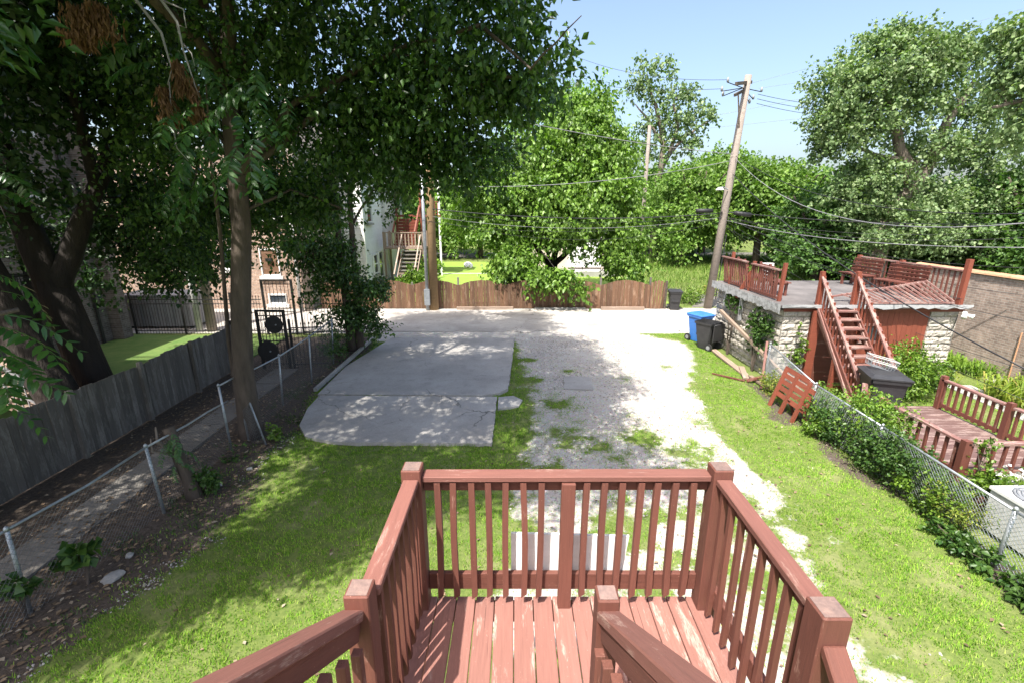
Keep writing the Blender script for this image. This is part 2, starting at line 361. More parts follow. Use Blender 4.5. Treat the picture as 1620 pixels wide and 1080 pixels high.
xs = np.concatenate([[-900,-500,-250,-120,-70,-45,-30], grid_axis(-22,-10.5,.5), grid_axis(-10,9,.11), grid_axis(9.5,22,.5), [30,45,70,120,250,500,900]])
ys = np.concatenate([[-300,-80,-20,-5], grid_axis(-2,3,.5), grid_axis(3.1,20,.11), grid_axis(20.5,34,.5), [38,44,52,65,90,140,250,500,900,1500]])
X, Y = np.meshgrid(xs, ys); gm, dm = masks(X, Y)
def groundz(X, Y):
    X = np.asarray(X, float); Y = np.asarray(Y, float)
    z = ((vnoise(X,Y,1.3,21)-.5)*.05 + (vnoise(X,Y,.35,22)-.5)*.018)*(np.abs(X+.5) < 9.6)*(Y > 3)*(Y < 19)
    return z - .03*((X > -5.9) & (X < 0) & (Y > 9) & (Y < 19))
Z = groundz(X, Y)
nx, ny = len(xs), len(ys)
idx = np.arange(nx*ny).reshape(ny, nx)
F = np.stack([idx[:-1,:-1], idx[:-1,1:], idx[1:,1:], idx[1:,:-1]], -1).reshape(-1, 4)
gme = np_mesh('ground', np.stack([X,Y,Z], -1).reshape(-1,3), F, 4)
for nm, arr in (('gravel', gm), ('dirt', dm)):
    at = gme.attributes.new(nm, 'FLOAT', 'POINT'); at.data.foreach_set('value', arr.astype(np.float32).ravel())
gme.polygons.foreach_set('use_smooth', [True]*len(gme.polygons))
def ground_mat():
    m, t, b, o = nodes('lawn_gravel_and_soil'); co = coords(t, (1,1,1), True)
    def attr(n):
        a = t.nodes.new('ShaderNodeAttribute'); a.attribute_name = n; return a.outputs['Fac']
    def thr(a, k, lo, hi, sc):
        mm = t.nodes.new('ShaderNodeMath'); mm.operation = 'MULTIPLY_ADD'; mm.inputs[1].default_value = k; mm.inputs[2].default_value = -k/2
        t.links.new(noise(t, co, sc, 7, .7), mm.inputs[0]); ad = t.nodes.new('ShaderNodeMath'); ad.operation = 'ADD'
        t.links.new(mm.outputs[0], ad.inputs[0]); t.links.new(a, ad.inputs[1]); return ramp(t, ad.outputs[0], [(lo, 0.0), (hi, 1.0)])
    n1 = noise(t, co, 1.2, 5); n2 = noise(t, co, 18, 5); n3 = noise(t, co, 70, 3); n4 = noise(t, co, .35, 3)
    grass = mix(t, ramp(t, n2, [(.3, 0.0), (.7, 1.0)]), (.075, .115, .026), (.15, .185, .05))
    grass = mix(t, ramp(t, n1, [(.5, 0.0), (.72, .5)]), grass, (.26, .235, .13))
    vo = N(t, 'ShaderNodeTexVoronoi'); vo.inputs['Scale'].default_value = 38; t.links.new(co, vo.inputs['Vector'])
    stones = mix(t, .55, (.45, .425, .385), vo.outputs['Color'], 'SOFT_LIGHT')
    grav = mix(t, ramp(t, n2, [(.25, 0.0), (.8, 1.0)]), stones, (.27, .245, .21))
    grav = mix(t, ramp(t, n4, [(.35, 0.0), (.65, .4)]), grav, (.5, .475, .435))
    n5 = noise(t, co, 2.6, 6); grav = mix(t, ramp(t, n5, [(.5, 0.0), (.7, .5)]), grav, (.3, .27, .225))
    dirt = mix(t, ramp(t, n2, [(.3, 0.0), (.7, 1.0)]), (.05, .039, .031), (.115, .092, .074))
    dirt = mix(t, ramp(t, n3, [(.6, 0.0), (.72, .6)]), dirt, (.27, .24, .21))
    col = mix(t, thr(attr('dirt'), .8, .4, .6, 5), grass, dirt)
    col = mix(t, thr(attr('gravel'), 1.0, .36, .62, 11), col, grav)
    t.links.new(col, b.inputs['Base Color']); b.inputs['Roughness'].default_value = .95; b.inputs['Specular IOR Level'].default_value = .15
    bump(t, b, mix(t, .5, n3, n2), .6, .03); return m
tag(link_mesh('ground', gme, ground_mat()), 'mown lawn, pale gravel drive and bare soil of the back lots', kind='structure')

# alley, slabs, walks
def sheet(name, poly, z0, z1, m, label):
    return tag(MB().prism(poly, z0, z1).build(name, m), label, kind='structure')
def wobble(a, b, n, amp, seed):
    a = np.array(a[:2]); b = np.array(b[:2]); d = b-a; nn = np.array([-d[1], d[0]])/np.hypot(*d); q = random.Random(seed)
    return [tuple(a+d*k/n+nn*q.uniform(-amp, amp)*(0 < k < n)) for k in range(n)]
alley = [(-45,19.9)] + wobble((-20,19.5),(-.5,19.1),40,.10,1) + wobble((-.5,19.1),(9,19.5),26,.22,2) + [(60,19.6),(60,23.72),(-45,23.72)]
sheet('alley', alley, -.03, .022, M['alley'], 'sun bleached concrete alley running across behind the lots')
sheet('vacant_lot_lane', wobble((9.3,24.2),(12.9,31),8,.2,3)+wobble((12.9,31),(30,36),6,.3,4)+[(60,40),(60,34)]+wobble((30,31),(13.6,24.2),8,.25,5), -.03, .018, M['walk'], 'grey dirt lane leading into the vacant lot')
near_slab = wobble((-4.0,9.36),(-.52,9.30),26,.022,6)+wobble((-.52,9.30),(-.50,11.95),20,.02,7)+[(-.5,11.97),(-5.42,12.06),(-5.38,11.2),(-5.15,10.2),(-4.75,9.62)]
far_slab = [(-5.5,12.14),(-.95,12.05),(-.45,12.25),(-.22,12.55)]+wobble((-.2,12.6),(-.02,17.9),30,.022,8)+wobble((-.02,17.95),(-5.62,18.1),8,.02,9)+[(-5.55,14.5)]
sheet('parking_slab', near_slab, -.1, .045, M['slab'], 'grey concrete parking slab with rounded corner nearest the lawn')
sheet('parking_slab', far_slab, -.1, .052, M['slab'], 'large grey concrete parking slab reaching back to the alley')
sheet('slab_fragment', [(-.45,11.2),(.1,11.35),(.2,11.75),(-.05,12.05),(-.46,11.95)], -.05, .04, M['concrete'], 'broken concrete corner piece beside the parking slab')
sheet('sunken_slab', [(1.4,12.6),(2.25,12.55),(2.3,13.6),(1.5,13.65)], -.05, .03, M['concrete'], 'small sunken concrete square in the gravel drive')
# gangway walk, one slab after another
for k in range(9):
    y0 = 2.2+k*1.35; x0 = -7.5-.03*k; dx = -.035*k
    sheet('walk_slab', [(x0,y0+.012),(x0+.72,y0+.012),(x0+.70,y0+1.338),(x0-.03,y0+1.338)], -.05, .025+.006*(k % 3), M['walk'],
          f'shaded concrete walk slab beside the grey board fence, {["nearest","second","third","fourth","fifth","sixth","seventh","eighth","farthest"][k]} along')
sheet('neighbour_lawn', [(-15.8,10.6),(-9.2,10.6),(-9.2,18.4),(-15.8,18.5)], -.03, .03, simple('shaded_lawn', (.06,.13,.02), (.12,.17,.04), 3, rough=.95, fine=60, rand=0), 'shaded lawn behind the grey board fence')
sheet('brick_patio', [(-17,6),(-9.3,6),(-9.3,10.5),(-17,10.5)], -.03, .04, simple('patio_paving', (.34,.22,.17), (.25,.16,.12), 4, rough=.95, rand=0), 'reddish paved patio behind the grey board fence')
sheet('far_lawn', [(-8.5,25),(8.5,25.2),(9,33),(7,36.8),(-3,46),(-8.5,46)], -.03, .012, simple('sunny_far_lawn', (.2,.3,.035), (.15,.25,.03), 2, rough=.95, fine=60, rand=0), 'bright mown lawn behind the brown fence')
sheet('far_walk', [(-7.5,37.2),(3,37.4),(3,37.75),(-7.5,37.6)], 0, .03, M['concrete'], 'thin pale walk crossing the far lawn')
sheet('far_street', [(-40,50),(40,50),(40,56),(-40,56)], -.02, .03, M['walk'], 'grey street beyond the far lawn')
sheet('garden_walk', [(12.3,8.0),(13.0,8.0),(13.4,12.9),(12.6,12.9)], -.02, .03, M['concrete'], 'pale garden walk between the deck and the brick wall')
kb = [(-5.66,12.5),(-5.6,14.3),(-5.63,16.2),(-5.58,18.1)]
tag(MB().bar((-5.72,12.5,.03),(-5.66,18.15,.05),.10,.10).build('kerb_edging', M['concrete']), 'low concrete kerb along the left edge of the parking slab', kind='structure')

# grass blades
def grass_field(name, label, x0, x1, y0, y1, n, hgt, wid, keep, m, seed, zf=0.0):
    q = np.random.default_rng(seed); x = q.uniform(x0,x1,n); y = q.uniform(y0,y1,n)
    # tufted density
    k = q.random(n) < keep(x,y)*np.clip(-.15+1.5*vnoise(x,y,.11,31), .06, 1); x = x[k]; y = y[k]; n = len(x)
    a = q.uniform(0, 2*np.pi, n); lean = q.uniform(.2, 1.1, n); h = hgt*q.uniform(.5,1.25,n)*(.7+.6*vnoise(x,y,.5,33)); ww = wid*q.uniform(.6,1.3,n)
    z = zf + groundz(x, y)
    b1 = np.stack([x+np.cos(a+1.57)*ww, y+np.sin(a+1.57)*ww, z-.012], -1); b2 = np.stack([x-np.cos(a+1.57)*ww, y-np.sin(a+1.57)*ww, z-.012], -1)
    tp = np.stack([x+np.cos(a)*h*lean, y+np.sin(a)*h*lean, z+h*(1-.3*lean)], -1)
    v = np.stack([b1,b2,tp], 1).reshape(-1,3); f = np.arange(3*n).reshape(-1,3)
    return tag(link_mesh(name, np_mesh(name, v, f, 3), m), label, 'grass', kind='stuff')
def lawnkeep(x, y):
    g, d = masks(x, y); sl = np.maximum(sdpoly(x,y,near_slab), sdpoly(x,y,far_slab))
    gar = np.maximum(sdpoly(x,y,[(7.6,13),(12.8,13),(12.8,19),(7.6,19)]), sdpoly(x,y,alley))
    return np.clip(1-1.05*g**.6-.9*d, .0, 1)*(sl < -.02)*(gar < .1)
grass_field('lawn_grass', 'short sunlit lawn grass around the drive and slabs', -5.8, 7.3, 3.2, 19.2, 760000, .047, .0075, lawnkeep, M['grass'], 3)
def cloverkeep(x, y): return lawnkeep(x,y)*np.clip((vnoise(x,y,.7,71)-.5)*4, 0, 1)*np.clip(vnoise(x,y,.13,72)*2-.7, 0, 1)
grass_field('clover_patches', 'dark clover and broad weeds mixed into the lawn', -5.8, 7.3, 3.2, 19.2, 160000, .03, .013, cloverkeep, M['weed'], 13)
def jointkeep(x, y):
    s1 = sdpoly(x,y,near_slab); s2 = sdpoly(x,y,far_slab); e = np.minimum(np.abs(s1), np.abs(s2)); return (np.maximum(s1,s2) < 0)*np.clip(1-e/.07, 0, 1)*np.clip(vnoise(x,y,.35,75)*2.2-.9, 0, 1)
grass_field('slab_edge_weeds', 'grass tufts growing in the joint and along the slab edges', -5.8, .3, 9.0, 18.4, 240000, .06, .008, jointkeep, M['grass'], 14, .03)
def pebbles(name, label, x0, x1, y0, y1, n, s, m, keep, seed):
    q = np.random.default_rng(seed); x = q.uniform(x0,x1,n); y = q.uniform(y0,y1,n); k = q.random(n) < keep(x,y); x = x[k]; y = y[k]; n = len(x)
    a = q.uniform(0,6.28,n); r = s*q.uniform(.35,1.0,n)**1.5; c, d_ = np.cos(a), np.sin(a); z = .006+groundz(x,y)
    def P(dx,dy,dz): return np.stack([x+r*(c*dx-d_*dy), y+r*(d_*dx+c*dy), z+r*dz], -1)
    v = np.stack([P(-1,-.7,-.3),P(1,-.6,-.3),P(.8,.7,-.3),P(-.9,.6,-.3),P(-.4,-.2,.6),P(.4,.2,.55)],1).reshape(-1,3); i = np.arange(n)*6
    f = np.concatenate([np.stack([i+p,i+q2,i+r2],-1) for p,q2,r2 in ((0,1,4),(1,5,4),(1,2,5),(2,3,5),(3,4,5),(3,0,4))]); return tag(link_mesh(name, np_mesh(name,v,f,3), m), label, 'gravel', kind='stuff')
pebbles('gravel_stones', 'loose pale stones scattered over the gravel drive', -.3, 6, 3.3, 19.2, 42000, .03, M['stone_loose'], lambda x,y: np.clip(masks(x,y)[0]-.25, 0, 1)*np.clip(vnoise(x,y,.8,77)*1.6-.25, 0, 1), 15)
pebbles('soil_rubble', 'pale rubble along the soil edge of the left lawn', -5.9, -4.3, 3.3, 10, 4200, .02, M['stone_loose'], lambda x,y: np.clip(1-np.abs(masks(x,y)[1]-.6)/.4, 0, 1)*np.clip(vnoise(x,y,.5,78)*2-.6, 0, 1), 16)
def weedkeep(x, y): return np.clip((vnoise(x,y,.3,41)-.55)*4, 0, 1)*(masks(x,y)[1] > .3)
grass_field('fence_weeds', 'sparse weeds along the soil strip by the left chain link fence', -6.6, -4.6, 3.5, 18, 26000, .07, .009, weedkeep, M['shrub_dark'], 4)
grass_field('neighbour_yard_grass', 'dry grass of the neighbouring yard around the small deck', 7.3, 14.8, 4.0, 13.0, 60000, .06, .008, lambda x,y: 1.0+0*x, M['grass'], 5)
grass_field('tall_lot_grass', 'tall rough grass of the vacant lot beyond the alley', 8.6, 34, 24.2, 52, 60000, .45, .022, lambda x,y: np.clip((sdpoly(x,y,[(9.3,23.5),(12.9,31),(60,40),(60,34),(30,31),(13.6,23.5)]) < -.2)*np.clip((y-24)/10,.12,1),0,1), M['tall_grass'], 6)
# stones and dry leaves in the soil strip
def litter(name, label, x0,x1,y0,y1,n,s,m,keep,seed):
    q = np.random.default_rng(seed); x = q.uniform(x0,x1,n); y = q.uniform(y0,y1,n); k = q.random(n) < keep(x,y); x=x[k]; y=y[k]; n=len(x)
    a = q.uniform(0,6.28,n); r = s*q.uniform(.4,1.4,n); z = .012+q.uniform(0,.02,n)+groundz(x,y)
    c,s_ = np.cos(a),np.sin(a); til = q.uniform(-.5,.5,n)
    def P(dx,dy,dz): return np.stack([x+r*(c*dx-s_*dy), y+r*(s_*dx+c*dy), z+r*(dz+til*dx)*.6+.006], -1)
    v = np.stack([P(-1,0,0),P(0,-.6,.35),P(1,0,0),P(0,.6,.3)],1).reshape(-1,3); i = np.arange(n)*4
    f = np.concatenate([np.stack([i,i+1,i+2],-1),np.stack([i,i+2,i+3],-1)])
    return tag(link_mesh(name, np_mesh(name,v,f,3), m), label, 'litter', kind='stuff')
litter('leaf_litter', 'dry leaf litter on the soil by the left chain link fence', -8.9,-4.7,3,18,9000,.035,M['litter'],lambda x,y: np.clip(masks(x,y)[1]-.2,0,1)*np.clip(vnoise(x,y,.6,51)*1.4-.2,0,1),8)
litter('lawn_litter', 'scattered dry leaves and wood chips on lawn and gravel', -4.5,7,3.5,18,1500,.03,M['litter'],lambda x,y: .7+0*x,9)
def rock(name, label, loc, r, m, seed, sq=(1,.8,.5)):
    b = bmesh.new(); bmesh.ops.create_icosphere(b, subdivisions=2, radius=1); q = random.Random(seed)
    for v in b.verts: v.co = Vector((v.co.x*sq[0], v.co.y*sq[1], v.co.z*sq[2]))*r*q.uniform(.8,1.15)
    me = bpy.data.meshes.new(name); b.to_mesh(me); b.free()
    return tag(link_mesh(name, me, m, None, Matrix.Translation(Vector(loc)+Vector((0,0,r*sq[2]*.6)))@Matrix.Rotation(seed,4,'Z')), label, 'rock')
rock('stone', 'flat pale stone at the left lawn edge', G(178,915), .14, M['concrete'], 1, (1,.8,.35))
rock('stone', 'small grey stone lying nearest the left fence post', G(205,880), .07, M['concrete'], 2)
rock('stone', 'stone half buried beside the cut tree stump', G(345,768), .08, M['concrete'], 3)
rock('stone', 'rubble stone near the corner of the soil strip', G(395,742), .06, M['concrete'], 4)
rock('boulder', 'white boulder lying on the far sunny lawn', G(741,423), .62, M['white'], 5, (1,.6,.45))

# ================================================================== PORCH (foreground)
ZD, ZT = 2.17, 3.32
XL, XR, YF, YB = -.70, 1.40, 2.83, 1.77
porch = thing('porch_stair', 'red painted wooden porch landing with railings and stairs in the foreground', 'porch', (0.35, 2.3, 0))
nb = 15; bw = (XR-XL+.06)/nb
for k in range(nb):
    x = XL-.03+bw*(k+.5); jj = rnd.uniform(-.006,.006)
    beam('deck_board', (x+jj*.3, 1.62+rnd.uniform(-.01,.01), ZD-.015+rnd.uniform(-.003,.003)), (x, 2.90, ZD-.015+rnd.uniform(-.003,.003)), bw-.007, .03, M['red_deck'], porch, bev=.004)
def post(x, y, z0, z1, s, name='post', m='red'):
    p = beam(name, (x,y,z0), (x,y,z1), s, s, M[m], porch, up=(0,1,0), bev=.006)
    beam('end_grain', (x,y,z1-.004), (x,y,z1+.003), s-.02, s-.02, M['end_grain'], p, up=(0,1,0)); return p
post(XL, YF, 0, ZT, .13); post(XR, YF, 0, ZT, .13); post(XL-.02, YB, 0, ZT, .115); post(XR-.02, 1.66, 0, ZT, .13); post(.42, 1.74, ZD, ZT, .10)
# joists and rim
for y in (1.66, 2.88): beam('rim_joist', (XL+.075,y,ZD-.12), (XR-.075,y,ZD-.12), .04, .17, M['red'], porch, bev=.003)
for x in (XL+.02, .35, XR-.02): beam('joist', (x,1.70,ZD-.13), (x,2.84,ZD-.13), .04, .15, M['red'], porch)
# front railing
ft = beam('top_rail', (XL+.067,YF+.02,3.235), (XR-.067,YF+.02,3.24), .105, .042, M['red_top'], porch, bev=.005)
beam('sub_rail', (XL+.067,YF+.035,3.165), (XR-.067,YF+.035,3.17), .04, .088, M['red'], ft, bev=.003)
beam('bottom_rail', (XL+.067,YF+.035,2.355), (XR-.067,YF+.035,2.352), .04, .14, M['red'], ft, bev=.004)
mid = .36
xsb = [XL+.16+.1195*k for k in range(7)] + [mid+.135+.1215*k for k in range(7)]
def baluster(p0, p1, parent, m='red', s=.042, bow=0.0, cut=True):
    """square stick with a slanted foot and a slight bow"""
    p0 = Vector(p0); p1 = Vector(p1); fr = frame(p0, p1, (0,1,0)); L = (p1-p0).length; vs = []
    n = 5
    for i in range(n):
        x = L*i/(n-1); off = bow*math.sin(math.pi*i/(n-1))
        for (a,b_) in ((-1,-1),(1,-1),(1,1),(-1,1)):
            xx = x + (s*.7 if (cut and i == 0 and a > 0) else 0)
            vs.append((xx, a*s/2+off, b_*s/2))
    fs = [(3,2,1,0), tuple(4*(n-1)+k for k in range(4))]+[(4*i+k,4*i+(k+1)%4,4*(i+1)+(k+1)%4,4*(i+1)+k) for i in range(n-1) for k in range(4)]
    me = bpy.data.meshes.new('baluster'); me.from_pydata(vs, [], fs)
    b = bmesh.new(); b.from_mesh(me); bmesh.ops.recalc_face_normals(b, faces=b.faces[:]); b.to_mesh(me); b.free()
    return link_mesh('baluster', me, M[m], parent, fr)
for x in xsb:
    j = rnd.uniform(-.008,.008)
    baluster((x+j,YF-.009,2.245+rnd.uniform(-.012,.008)), (x+rnd.uniform(-.006,.006),YF-.009,3.205), ft, bow=rnd.uniform(-.01,.012))
beam('middle_post', (mid,YF-.02,ZD), (mid+.005,YF-.02,3.21), .095, .06, M['red'], ft, up=(0,1,0), bev=.004)
# side railings
for sx, x, yb in ((1, XL, YB+.06), (-1, XR, 1.66+.067)):
    sr = beam('top_rail', (x,yb,3.235), (x,YF-.067,3.238), .10, .042, M['red_top'], porch, bev=.005)
    beam('sub_rail', (x-.02*sx,yb,3.165), (x-.02*sx,YF-.067,3.168), .04, .088, M['red'], sr, bev=.003)
    beam('bottom_rail', (x-.02*sx,yb,2.352), (x-.02*sx,YF-.067,2.352), .04, .14, M['red'], sr, bev=.004)
    n = 8
    for k in range(n):
        y = yb+.05+(YF-.16-yb)*(k+.2)/(n-.6)
        baluster((x+.020*sx,y+rnd.uniform(-.008,.008),2.20+rnd.uniform(-.01,.01)), (x+.022*sx,y,3.205), sr, s=.034, bow=rnd.uniform(-.008,.008))
# stair up to the camera's floor (left) and stair down (right)
SL = .765
def zup(y): return 2.17+(1.62-y)*SL
for x, xr in ((XL-.03,-.74), (.41,.45)):
    sg = beam('stringer', (x,1.60,2.08), (x,-.15,2.08+1.75*SL), .045, .24, M['red'], porch)
    rl = beam('stair_rail', (xr if x<0 else .42,1.71,3.19+.03), (xr if x<0 else .46,.2,3.22+1.51*SL), .10, .05, M['red_top'], porch, bev=.006)
    beam('sub_rail', (x+.0,1.70,3.14), (x,.2,3.14+1.5*SL), .04, .085, M['red'], rl, bev=.003)
    for k in range(9):
        y = 1.58-k*.148; xx = x+(.045 if x < 0 else -.045)
        bl = beam('baluster', (xx,y,zup(y)-.12), (xx,y,zup(y)+1.0-.04), .042, .042 if k != 3 else .085, M['red'], rl, up=(0,1,0), bev=.003)
for k in range(7): beam('tread', (XL,1.5-k*.245,2.17+.187*(k+1)-.02), (.39,1.5-k*.245,2.17+.187*(k+1)-.02), .27, .035, M['red_deck'], porch, bev=.004)
for x in (.50, XR-.02): beam('stringer', (x,1.62,2.02), (x,-.75,2.02-2.0), .045, .24, M['red'], porch)
for k in range(9): beam('tread', (.53,1.50-k*.245,2.17-.205*(k+1)), (XR-.05,1.50-k*.245,2.17-.205*(k+1)), .27, .035, M['red_deck'], porch)
dr = beam('stair_rail', (XR-.02,1.60,3.17), (XR-.02,.1,3.17-1.5*.82), .10, .045, M['red'], porch, bev=.006)
for k in range(8): beam('baluster', (XR-.04,1.5-k*.17,2.17-.82*(.12+k*.17)-.05), (XR-.04,1.5-k*.17,3.13-.82*(.1+k*.17)), .042, .042, M['red'], dr, up=(0,1,0))
# white board behind the front railing
wb = MB(); A = [(-.03,2.37),(.80,2.37),(.835,2.70),(-.03,2.725)]
wb.add([(x,2.905,z) for x,z in A]+[(x,2.925,z) for x,z in A], [(0,1,2,3),(7,6,5,4),(0,4,5,1),(1,5,6,2),(2,6,7,3),(3,7,4,0)])
tag(wb.build('white_board', simple('white_painted_board', (.8,.8,.8), (.7,.69,.68), 3, (1,1,6), rough=.6, rand=0)), 'plain white board fixed outside the front porch railing', 'board')

# ================================================================== LEFT: board fence, chain link, iron fence
fence = thing('board_fence', 'long grey weathered board fence left of the shaded walk', 'fence', (-9.0, 4, 0))
y = 3.2; k = 0
while y < 14.25:
    bwid = .138; x = -9.02+.02*math.sin(y*.8); h = 1.44+.03*math.sin(y*1.7)+rnd.uniform(-.025,.02)
    beam('board', (x+rnd.uniform(-.006,.006),y,.02), (x+.012*math.sin(y*3),y+rnd.uniform(-.008,.008),h), bwid, .02, M['grey_wood'], fence, up=(1,0,0))
    y += bwid+.006; k += 1
for k in range(7):
    y = 3.3+k*1.82; beam('fence_post', (-8.955,y,0), (-8.955,y,1.5), .09, .09, M['grey_wood'], fence, up=(0,1,0))
for z in (.35, 1.1): beam('rail', (-9.06,3.2,z), (-9.06,14.25,z), .04, .085, M['grey_wood'], fence)
beam('end_post', (-8.98,14.32,0), (-8.98,14.32,1.62), .13, .13, M['bark_dark'], fence, up=(0,1,0))

def chain_mesh(parent, p0, p1, h0, h1, z0=.04, pitch=.075, r=.0016, m='wire', sag=0.0):
    p0 = Vector(p0); p1 = Vector(p1); d = p1-p0; L = d.length; d.normalize(); mb = MB(); t = -max(h0,h1)
    s = pitch
    while t < L:
        for sg in (1, -1):
            a0, a1 = (t, t+h0) if sg == 1 else (t+h0, t)
            # clip to the panel
            za, zb = 0.0, h0
            lo, hi = (a0, a1)
            f0, f1 = 0.0, 1.0
            for bound, side in ((0, 0), (L, 1)):
                da = hi-lo
                fb = (bound-lo)/da
                if side == 0:
                    if da > 0: f0 = max(f0, fb)
                    else: f1 = min(f1, fb)
                else:
                    if da > 0: f1 = min(f1, fb)
                    else: f0 = max(f0, fb)
            if f1-f0 > .02:
                def pt(f):
                    s_ = lo+(hi-lo)*f; hh = h0+(h1-h0)*s_/L
                    return p0+d*s_+Vector((0,0,z0+(hh-z0)*f))
                A_, B_ = pt(f0), pt(f1); mb.bar(A_, B_, r*2, r*2, (0,0,1))
        t += s
    o = mb.build('chain_link_mesh', M[m], parent); o['kind'] = 'stuff'; return o
cl = thing('chain_link_fence', 'sagging galvanised chain link fence between lawn and shaded walk', 'fence', (-6.1, 4, 0))
LP = [((-6.35,2.6),1.22,0),((-6.27,4.87),1.24,.06),((-6.0,6.9),1.27,-.05),((-6.1,9.05),1.5,-.03),((-6.12,11.4),1.40,.08),((-6.05,13.05),1.45,.08),((-6.12,14.95),1.5,.1)]
for (p, h, ln) in LP:
    po = MB().tube([(p[0],p[1],-.05),(p[0]+ln,p[1],h)], .025, 8).build('fence_post', M['galv'], cl, True)
    MB().tube([(p[0]+ln,p[1],h-.02),(p[0]+ln,p[1],h+.02),(p[0]+ln,p[1],h+.045)], [.03,.03,.012], 8).build('post_cap', M['galv'], po, True)
def prail(pts, r=.019, parent=cl, name='top_rail'): return MB().tube(pts, r, 8).build(name, M['galv'], parent, True)
prail([(-6.35,2.6,1.2),(-6.24,4.87,1.22),(-6.14,5.9,1.19),(-6.05,6.9,1.25)]); prail([(-6.05,6.9,1.25),(-6.06,7.9,1.17),(-6.12,8.6,1.12),(-6.16,9.3,1.05)])
prail([(-6.13,9.05,1.49),(-6.12,9.75,1.47)]); prail([(-6.1,10.1,1.42),(-6.04,11.4,1.38),(-5.98,13.05,1.43),(-6.02,14.95,1.5)])
chain_mesh(cl, (-6.3,2.6,0), (-6.0,6.9,0), 1.2, 1.22); chain_mesh(cl, (-6.0,6.9,0), (-6.13,9.05,0), 1.22, 1.05); chain_mesh(cl, (-6.05,10.2,0), (-6.05,14.95,0), 1.38, 1.45)
bg_ = thing('broken_chain_link_panel', 'torn chain link gate leaf leaning at the foot of the elm trunk', 'gate', (-5.75,9.3,0))
pb = Vector((-5.5,9.32,0)); pt_ = Vector((-6.02,9.7,1.22))
MB().tube([pb,pt_], .02, 8).build('frame_pipe', M['galv'], bg_, True)
MB().tube([(-5.98,9.5,.0),(-6.08,9.6,1.32)], .022, 8).build('frame_pipe', M['galv'], bg_, True)
mbx = MB()
for k in range(17):
    f = k/16; a = Vector((-5.98,9.5,.05)).lerp(Vector((-6.08,9.6,1.2)), f); b_ = pb.lerp(pt_, max(.02,f*.92)); mid_ = (a+b_)/2+Vector((.06,-.05,-.10))
    mbx.tube([a,mid_,b_], .0028, 4)
for k in range(9):
    f = k/8; a = Vector((-5.98,9.5,.05)).lerp(pb, f); b_ = Vector((-6.08,9.6,1.2)).lerp(pt_, f); mbx.tube([a,(a+b_)/2+Vector((.04,-.06,-.05)),b_], .003, 4)
o = mbx.build('torn_mesh', M['wire'], bg_); o['kind'] = 'stuff'

def iron_fence(name, label, p0, p1, h, step=.12, parent=None, posts=True):
    t = thing(name, label, 'fence', p0); p0 = Vector(p0); p1 = Vector(p1); d = p1-p0; L = d.length; d.normalize(); n = int(L/step)
    for k in range(n+1):
        q = p0+d*(k*step); pk = MB().tube([q,q+Vector((0,0,h)),q+Vector((0,0,h+.02)),q+Vector((0,0,h+.10))], [.009,.009,.018,.002], 5).build('picket', M['iron'], t)
    for z in (.15, h-.28, h-.10): beam('rail', p0+Vector((0,0,z)), p1+Vector((0,0,z)), .03, .03, M['iron'], t)
    k = 0.0
    while k <= L+.01:
        q = p0+d*k+Vector((0,.03,0)); beam('fence_post', q, q+Vector((0,0,h+.18)), .06, .06, M['iron'], t, up=(0,1,0)); k += 2.05
    return t
iron_fence('iron_fence', 'black iron picket fence along the alley behind the shaded lawn', (-15.7,18.75,0), (-10.35,18.75,0), 1.55)
iron_fence('iron_fence', 'short black iron picket fence joining the round-plate gate to the chain link', (-7.2,14.45,0), (-6.15,14.6,0), 1.45)
iron_fence('iron_fence', 'black iron picket fence behind the twin trunk tree by the alley', (-8.7,18.6,0), (-6.3,18.6,0), 1.4)
def iron_gate(label, x0, x1, y, h, discs):
    t = thing('iron_gate', label, 'gate', ((x0+x1)/2,y,0))
    for x in (x0,x1): beam('gate_post', (x,y,0), (x,y,h), .075, .075, M['iron'], t, up=(0,1,0))
    beam('head_bar', (x0-.04,y,h), (x1+.04,y,h), .06, .06, M['iron'], t)
    beam('cross_bar', (x0,y,h-.16), (x1,y,h-.16), .03, .03, M['iron'], t); beam('cross_bar', (x0,y,.2), (x1,y,.2), .04, .03, M['iron'], t); beam('cross_bar', (x0,y,.95), (x1,y,.95), .04, .03, M['iron'], t)
    n = 8
    for k in range(1,n): x = x0+(x1-x0)*k/n; beam('picket', (x,y,.1), (x,y,h-.05), .016, .016, M['iron'], t, up=(0,1,0))
    for (x,z,r) in discs:
        pl = MB().tube([(x,y-.06,z),(x,y-.025,z)], r, 24).build('lock_plate', M['iron'], t)
        MB().tube([(x+r*.25,y-.085,z),(x+r*.25,y-.055,z)], .025, 10).build('lock_knob', M['galv'], pl)
    return t
iron_gate('black iron gate with two round lock plates at the end of the walk', -8.15, -7.3, 14.4, 1.92, [(-7.62,1.48,.28),(-7.92,.62,.33)])
iron_gate('tall black iron gate frame on the alley side of the walk', -10.2, -9.0, 18.7, 2.25, [])
dump = thing('dumpster', 'grey ribbed metal dumpster behind the black iron picket fence', 'dumpster', (-15.3,20.3,0))
MB().box((-16.9,19.6,.12),(-13.9,21,1.42)).build('body', M['grey_metal'], dump)
for k in range(9): MB().box((-16.8+k*.35,19.55,.2),(-16.7+k*.35,19.6,1.35)).build('rib', M['grey_metal'], dump)
MB().box((-16.95,19.55,1.42),(-13.85,21.05,1.48)).build('lid', M['grey_metal'], dump)
for x in (-16.7,-14.1): MB().tube([(x,19.75,.08),(x+.08,19.75,.08)], .08, 12).build('caster', M['rubber'], dump)

